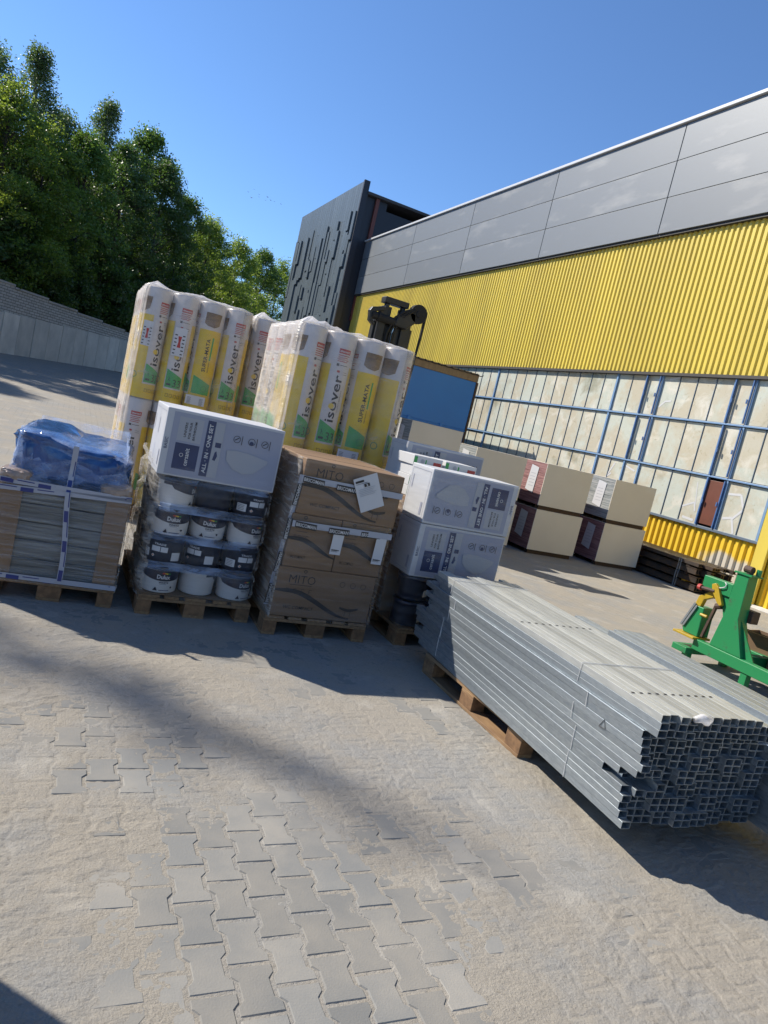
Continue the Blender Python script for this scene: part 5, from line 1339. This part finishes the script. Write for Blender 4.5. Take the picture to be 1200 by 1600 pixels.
for xx in (4.16, 4.72): fp(MB().box(xx, xx + 0.11, 9.62, 10.51, 0.06, 0.10), 'fork', 'black', bevel=0.006)
fp(MB().prism([(10.85, 0.25), (12.9, 0.25), (13.0, 0.7), (12.9, 1.15), (11.9, 1.1), (11.5, 0.75), (10.85, 0.75)], 'x', 3.98, 5.02), 'chassis', 'cabyellow', bevel=0.04)
for xx in (4.0, 4.92):
    for ya, yb in ((10.95, 11.25), (12.7, 12.5)): fp(MB().bar((xx + 0.04, ya, 0.75), (xx + 0.04, yb, 2.15), 0.07, 0.07), 'cab_post', 'black')
fp(MB().box(3.98, 5.02, 11.2, 12.55, 2.15, 2.22), 'overhead_guard', 'black', bevel=0.02); fp(MB().box(4.25, 4.75, 11.7, 12.2, 1.1, 1.25).box(4.25, 4.75, 12.15, 12.28, 1.25, 1.75), 'seat', 'rubber', bevel=0.03)
for yy, r_ in ((11.1, 0.34), (12.6, 0.28)):
    for xx in (3.90, 4.90): fp(MB().tube([(xx, yy, r_), (xx + 0.2, yy, r_)], r_, 24), 'wheel', 'rubber')

# ------------------------------------------------------------------ green bending stand and its neighbours
mc = thing('bending_stand', 'green steel bending stand with yellow clamp arm beside the stud stack', 'machine', (6.0, 4.5, 0))
def mp_(b, name, mats, **k):
    o = b.build(name, mats, None, **k); o.parent = mc; o.matrix_parent_inverse = Matrix.Translation((-6.0, -4.5, 0)); return o
mp_(MB().box(5.98, 6.07, 3.30, 4.83, 0.175, 0.285), 'long_beam', 'mgreen', bevel=0.006); mp_(MB().box(6.55, 6.64, 3.30, 4.83, 0.175, 0.285), 'long_beam', 'mgreen', bevel=0.006)
for yy in (4.18, 4.86): mp_(MB().box(5.99, 6.06, yy, yy + 0.07, 0.0, 0.174), 'leg', 'mgreen', bevel=0.005); mp_(MB().box(6.56, 6.63, yy, yy + 0.07, 0.0, 0.174), 'leg', 'mgreen', bevel=0.005)
mp_(MB().box(6.071, 6.549, 4.40, 4.50, 0.18, 0.28).box(6.071, 6.549, 3.50, 3.60, 0.18, 0.28), 'cross_beam', 'mgreen', bevel=0.005)
mp_(MB().box(5.93, 6.66, 4.84, 5.02, 0.11, 0.172), 'foot_channel', 'mgreen', bevel=0.005)
mp_(MB().prism([(4.30, 0.287), (4.66, 0.287), (4.60, 0.62), (4.585, 1.04), (4.455, 1.04), (4.44, 0.62)], 'x', 6.0, 6.13), 'upright_post', 'mgreen', bevel=0.004)
mp_(MB().prism([(4.20, 0.287), (4.30, 0.287), (4.44, 0.62)], 'x', 6.05, 6.065), 'gusset', 'mgreen'); mp_(MB().box(5.985, 6.15, 4.42, 4.61, 1.042, 1.058), 'cap_plate', 'mgreen')
mp_(MB().tube([(6.06, 4.50, 1.06), (6.06, 4.50, 1.10)], 0.03, 12).tube([(6.05, 4.47, 1.10), (6.05, 4.55, 1.10)], 0.035, 12), 'cap_bolt', 'rusty'); mp_(MB().tube([(6.10, 4.44, 1.059), (6.10, 4.44, 1.12)], 0.025, 10), 'cap_lug', 'mgreen')
mp_(MB().box(6.0, 6.10, 4.59, 4.93, 0.79, 0.92), 'side_arm', 'mgreen', bevel=0.005)
mp_(MB().prism([(4.60, 0.78), (4.70, 0.789), (4.60, 0.55)], 'x', 6.02, 6.08), 'arm_brace', 'mgreen')
mp_(MB().tube([(5.992, 4.75, 0.84), (5.985, 4.70, 0.85), (5.985, 4.66, 0.87), (5.99, 4.655, 0.90), (5.995, 4.68, 0.915)], 0.006, 6), 'wire_hook', 'string')
mp_(MB().prism([(4.82, 0.30), (5.00, 0.30), (5.03, 0.36), (4.94, 0.60), (4.83, 0.60)], 'x', 6.0, 6.16), 'clamp_body', 'mgreen', bevel=0.008)
mp_(MB().bar((5.99, 5.035, 0.36), (5.99, 4.935, 0.62), 0.012, 0.02).bar((5.99, 5.005, 0.36), (5.99, 4.91, 0.60), 0.012, 0.02), 'slide_rod', 'steel')
mp_(MB().box(5.93, 6.18, 4.80, 5.06, 0.275, 0.298), 'clamp_plate', 'myellow', bevel=0.004)
mp_(MB().prism([(4.88, 0.60), (4.95, 0.60), (4.93, 0.70), (4.80, 0.79), (4.74, 0.80), (4.77, 0.73), (4.86, 0.68)], 'x', 6.0, 6.05), 'clamp_arm', 'myellow', bevel=0.006)
mp_(MB().prism([(4.80, 0.86), (4.76, 0.88), (4.72, 0.85), (4.63, 0.70), (4.65, 0.68), (4.69, 0.70), (4.78, 0.80)], 'x', 5.97, 6.01), 'clamp_jaw', 'myellow', bevel=0.005)
mp_(MB().tube([(5.98, 4.75, 0.80), (5.98, 4.91, 0.79)], 0.018, 8), 'clamp_screw', 'rusty'); mp_(MB().tube([(5.98, 4.91, 0.79), (5.98, 4.945, 0.79)], 0.03, 10), 'screw_head', 'red')
mp_(MB().bar((6.02, 4.78, 0.32), (6.02, 4.72, 0.66), 0.03, 0.025).tube([(6.02, 4.72, 0.66), (6.02, 4.66, 0.68)], 0.03, 10), 'hanging_lever', 'rusty'); mp_(MB().tube([(6.0, 4.85, 0.53), (6.0, 4.77, 0.53)], 0.014, 8), 'clamp_handle', 'myellow')
mp_(MB().box(6.13, 6.24, 4.40, 4.52, 0.60, 0.72), 'side_bracket', 'rusty', bevel=0.006)
m2_ = thing('bending_stand', 'second green stand with yellow post at the right edge', 'machine', (6.9, 4.02, 0))
MB().prism([(-0.05, 0), (0.05, 0), (0.03, 0.62), (-0.03, 0.62)], 'x', -0.04, 0.04).build('upright_post', 'mgreen', m2_, bevel=0.005); MB().box(-0.04, 0.04, -0.06, 0.02, 0.62, 0.78).build('yellow_head', 'myellow', m2_, bevel=0.006); MB().box(-0.05, 0.05, -0.9, 0.75, 0.10, 0.19).build('long_beam', 'mgreen', m2_, bevel=0.006); MB().box(-0.2, 0.5, 0.5, 0.6, 0.0, 0.099).build('foot', 'mgreen', m2_, bevel=0.005); MB().box(-0.2, 0.5, -0.8, -0.7, 0.0, 0.099).build('foot', 'mgreen', m2_, bevel=0.005)
wb = thing('work_table', 'dark metal table top at the right edge behind the green stands', 'table', (7.5, 4.1, 0))
MB().box(-0.35, 0.4, -0.7, 0.35, 0.80, 0.83).build('table_top', 'darksteel', wb, bevel=0.005)
for sx in (-0.32, 0.33):
    for sy in (-0.66, 0.29): MB().box(sx, sx + 0.05, sy, sy + 0.05, 0, 0.80).build('leg', 'darksteel', wb)
def open_box(x, y, z, w_, d_, h_, rz, label):
    t = thing('cardboard_box', label, 'box', (x, y, z), R(rz), 'open cardboard boxes by the green stands'); k = 0.006
    MB().box(0, w_, 0, k, 0, h_).box(0, w_, d_ - k, d_, 0, h_).box(0, k, k + 0.001, d_ - k - 0.001, 0, h_).box(w_ - k, w_, k + 0.001, d_ - k - 0.001, 0, h_).box(k, w_ - k, k, d_ - k, 0, k).build('carton', 'card', t)
    MB().poly([(0, 0, h_), (w_, 0, h_), (w_, -0.09, h_ + 0.05), (0, -0.09, h_ + 0.05)]).poly([(0, 0, h_ + .002), (0, d_, h_ + .002), (-0.10, d_, h_ + 0.03), (-0.10, 0, h_ + 0.03)]).build('flap', 'card', t, fix=False)
    return t
open_box(6.62, 4.42, 0.19, 0.30, 0.32, 0.27, 12, 'taller open cardboard box behind the green post'); open_box(6.45, 4.02, 0.19, 0.30, 0.34, 0.20, -6, 'low open cardboard box with white wrapping at right edge')
tag(lump(6.52, 6.74, 4.05, 4.40, 0.36, 0.56, 4.4, 0.05).build('white_wrapping', 'film_top', smooth=True), 'crumpled white wrapping sticking out of the cardboard boxes', 'wrapping')
open_box(6.30, 3.58, 0.19, 0.3, 0.3, 0.24, 5, 'cardboard box cut off by the right edge of the picture')

# ------------------------------------------------------------------ unseen pallet of cartons added on the left to cast the corner shadow
pallet(-1.34, 2.25, 0, 'wooden pallet under cartons added out of view for their shadow')
for l in range(4):
    wc_carton(-1.74, 1.65, PT + 0.003 + l * 0.39, 0.80, 1.19, 0.388, 'brown carton, %s from the ground, added out of view for its shadow' % ('first', 'second', 'third', 'fourth')[l], face=False)

# ------------------------------------------------------------------ birds far off over the wood
bird = MB().poly([(-0.5, 0, 0.16), (-0.05, 0.12, 0), (0, -0.12, 0), (-0.08, -0.1, 0.02)]).poly([(0.5, 0, 0.16), (0.05, 0.12, 0), (0, -0.12, 0), (0.08, -0.1, 0.02)]).tube([(0, 0.3, 0), (0, 0.1, 0.01), (0, -0.2, 0), (0, -0.4, 0)], [0.02, 0.07, 0.06, 0.03], 6)
bme = bird.mesh('bird', 'bird', fix=False)
def ray(px, py):
    d_ = cr * ((px - 600) / 1100) + cu * (-(py - 800) / 1100) - cb; return d_.normalized()
rbird = random.Random(2)
for (bx, by) in ((397, 296), (388, 300), (405, 304), (393, 309), (405, 308), (415, 313), (423, 313), (429, 315), (439, 319), (418, 308)):
    o = obj('bird', bme, None, 0, Vector((0, 0, 1.65)) + ray(bx, by) * rbird.uniform(165, 185)); o.rotation_euler = (0, rbird.uniform(-0.3, 0.3), rbird.uniform(-0.5, 0.8)); s_ = rbird.uniform(0.5, 0.9); o.scale = (s_, s_, s_)
    tag(o, 'tiny dark bird of the flock over the wood', 'bird', 'flock of birds over the wood')
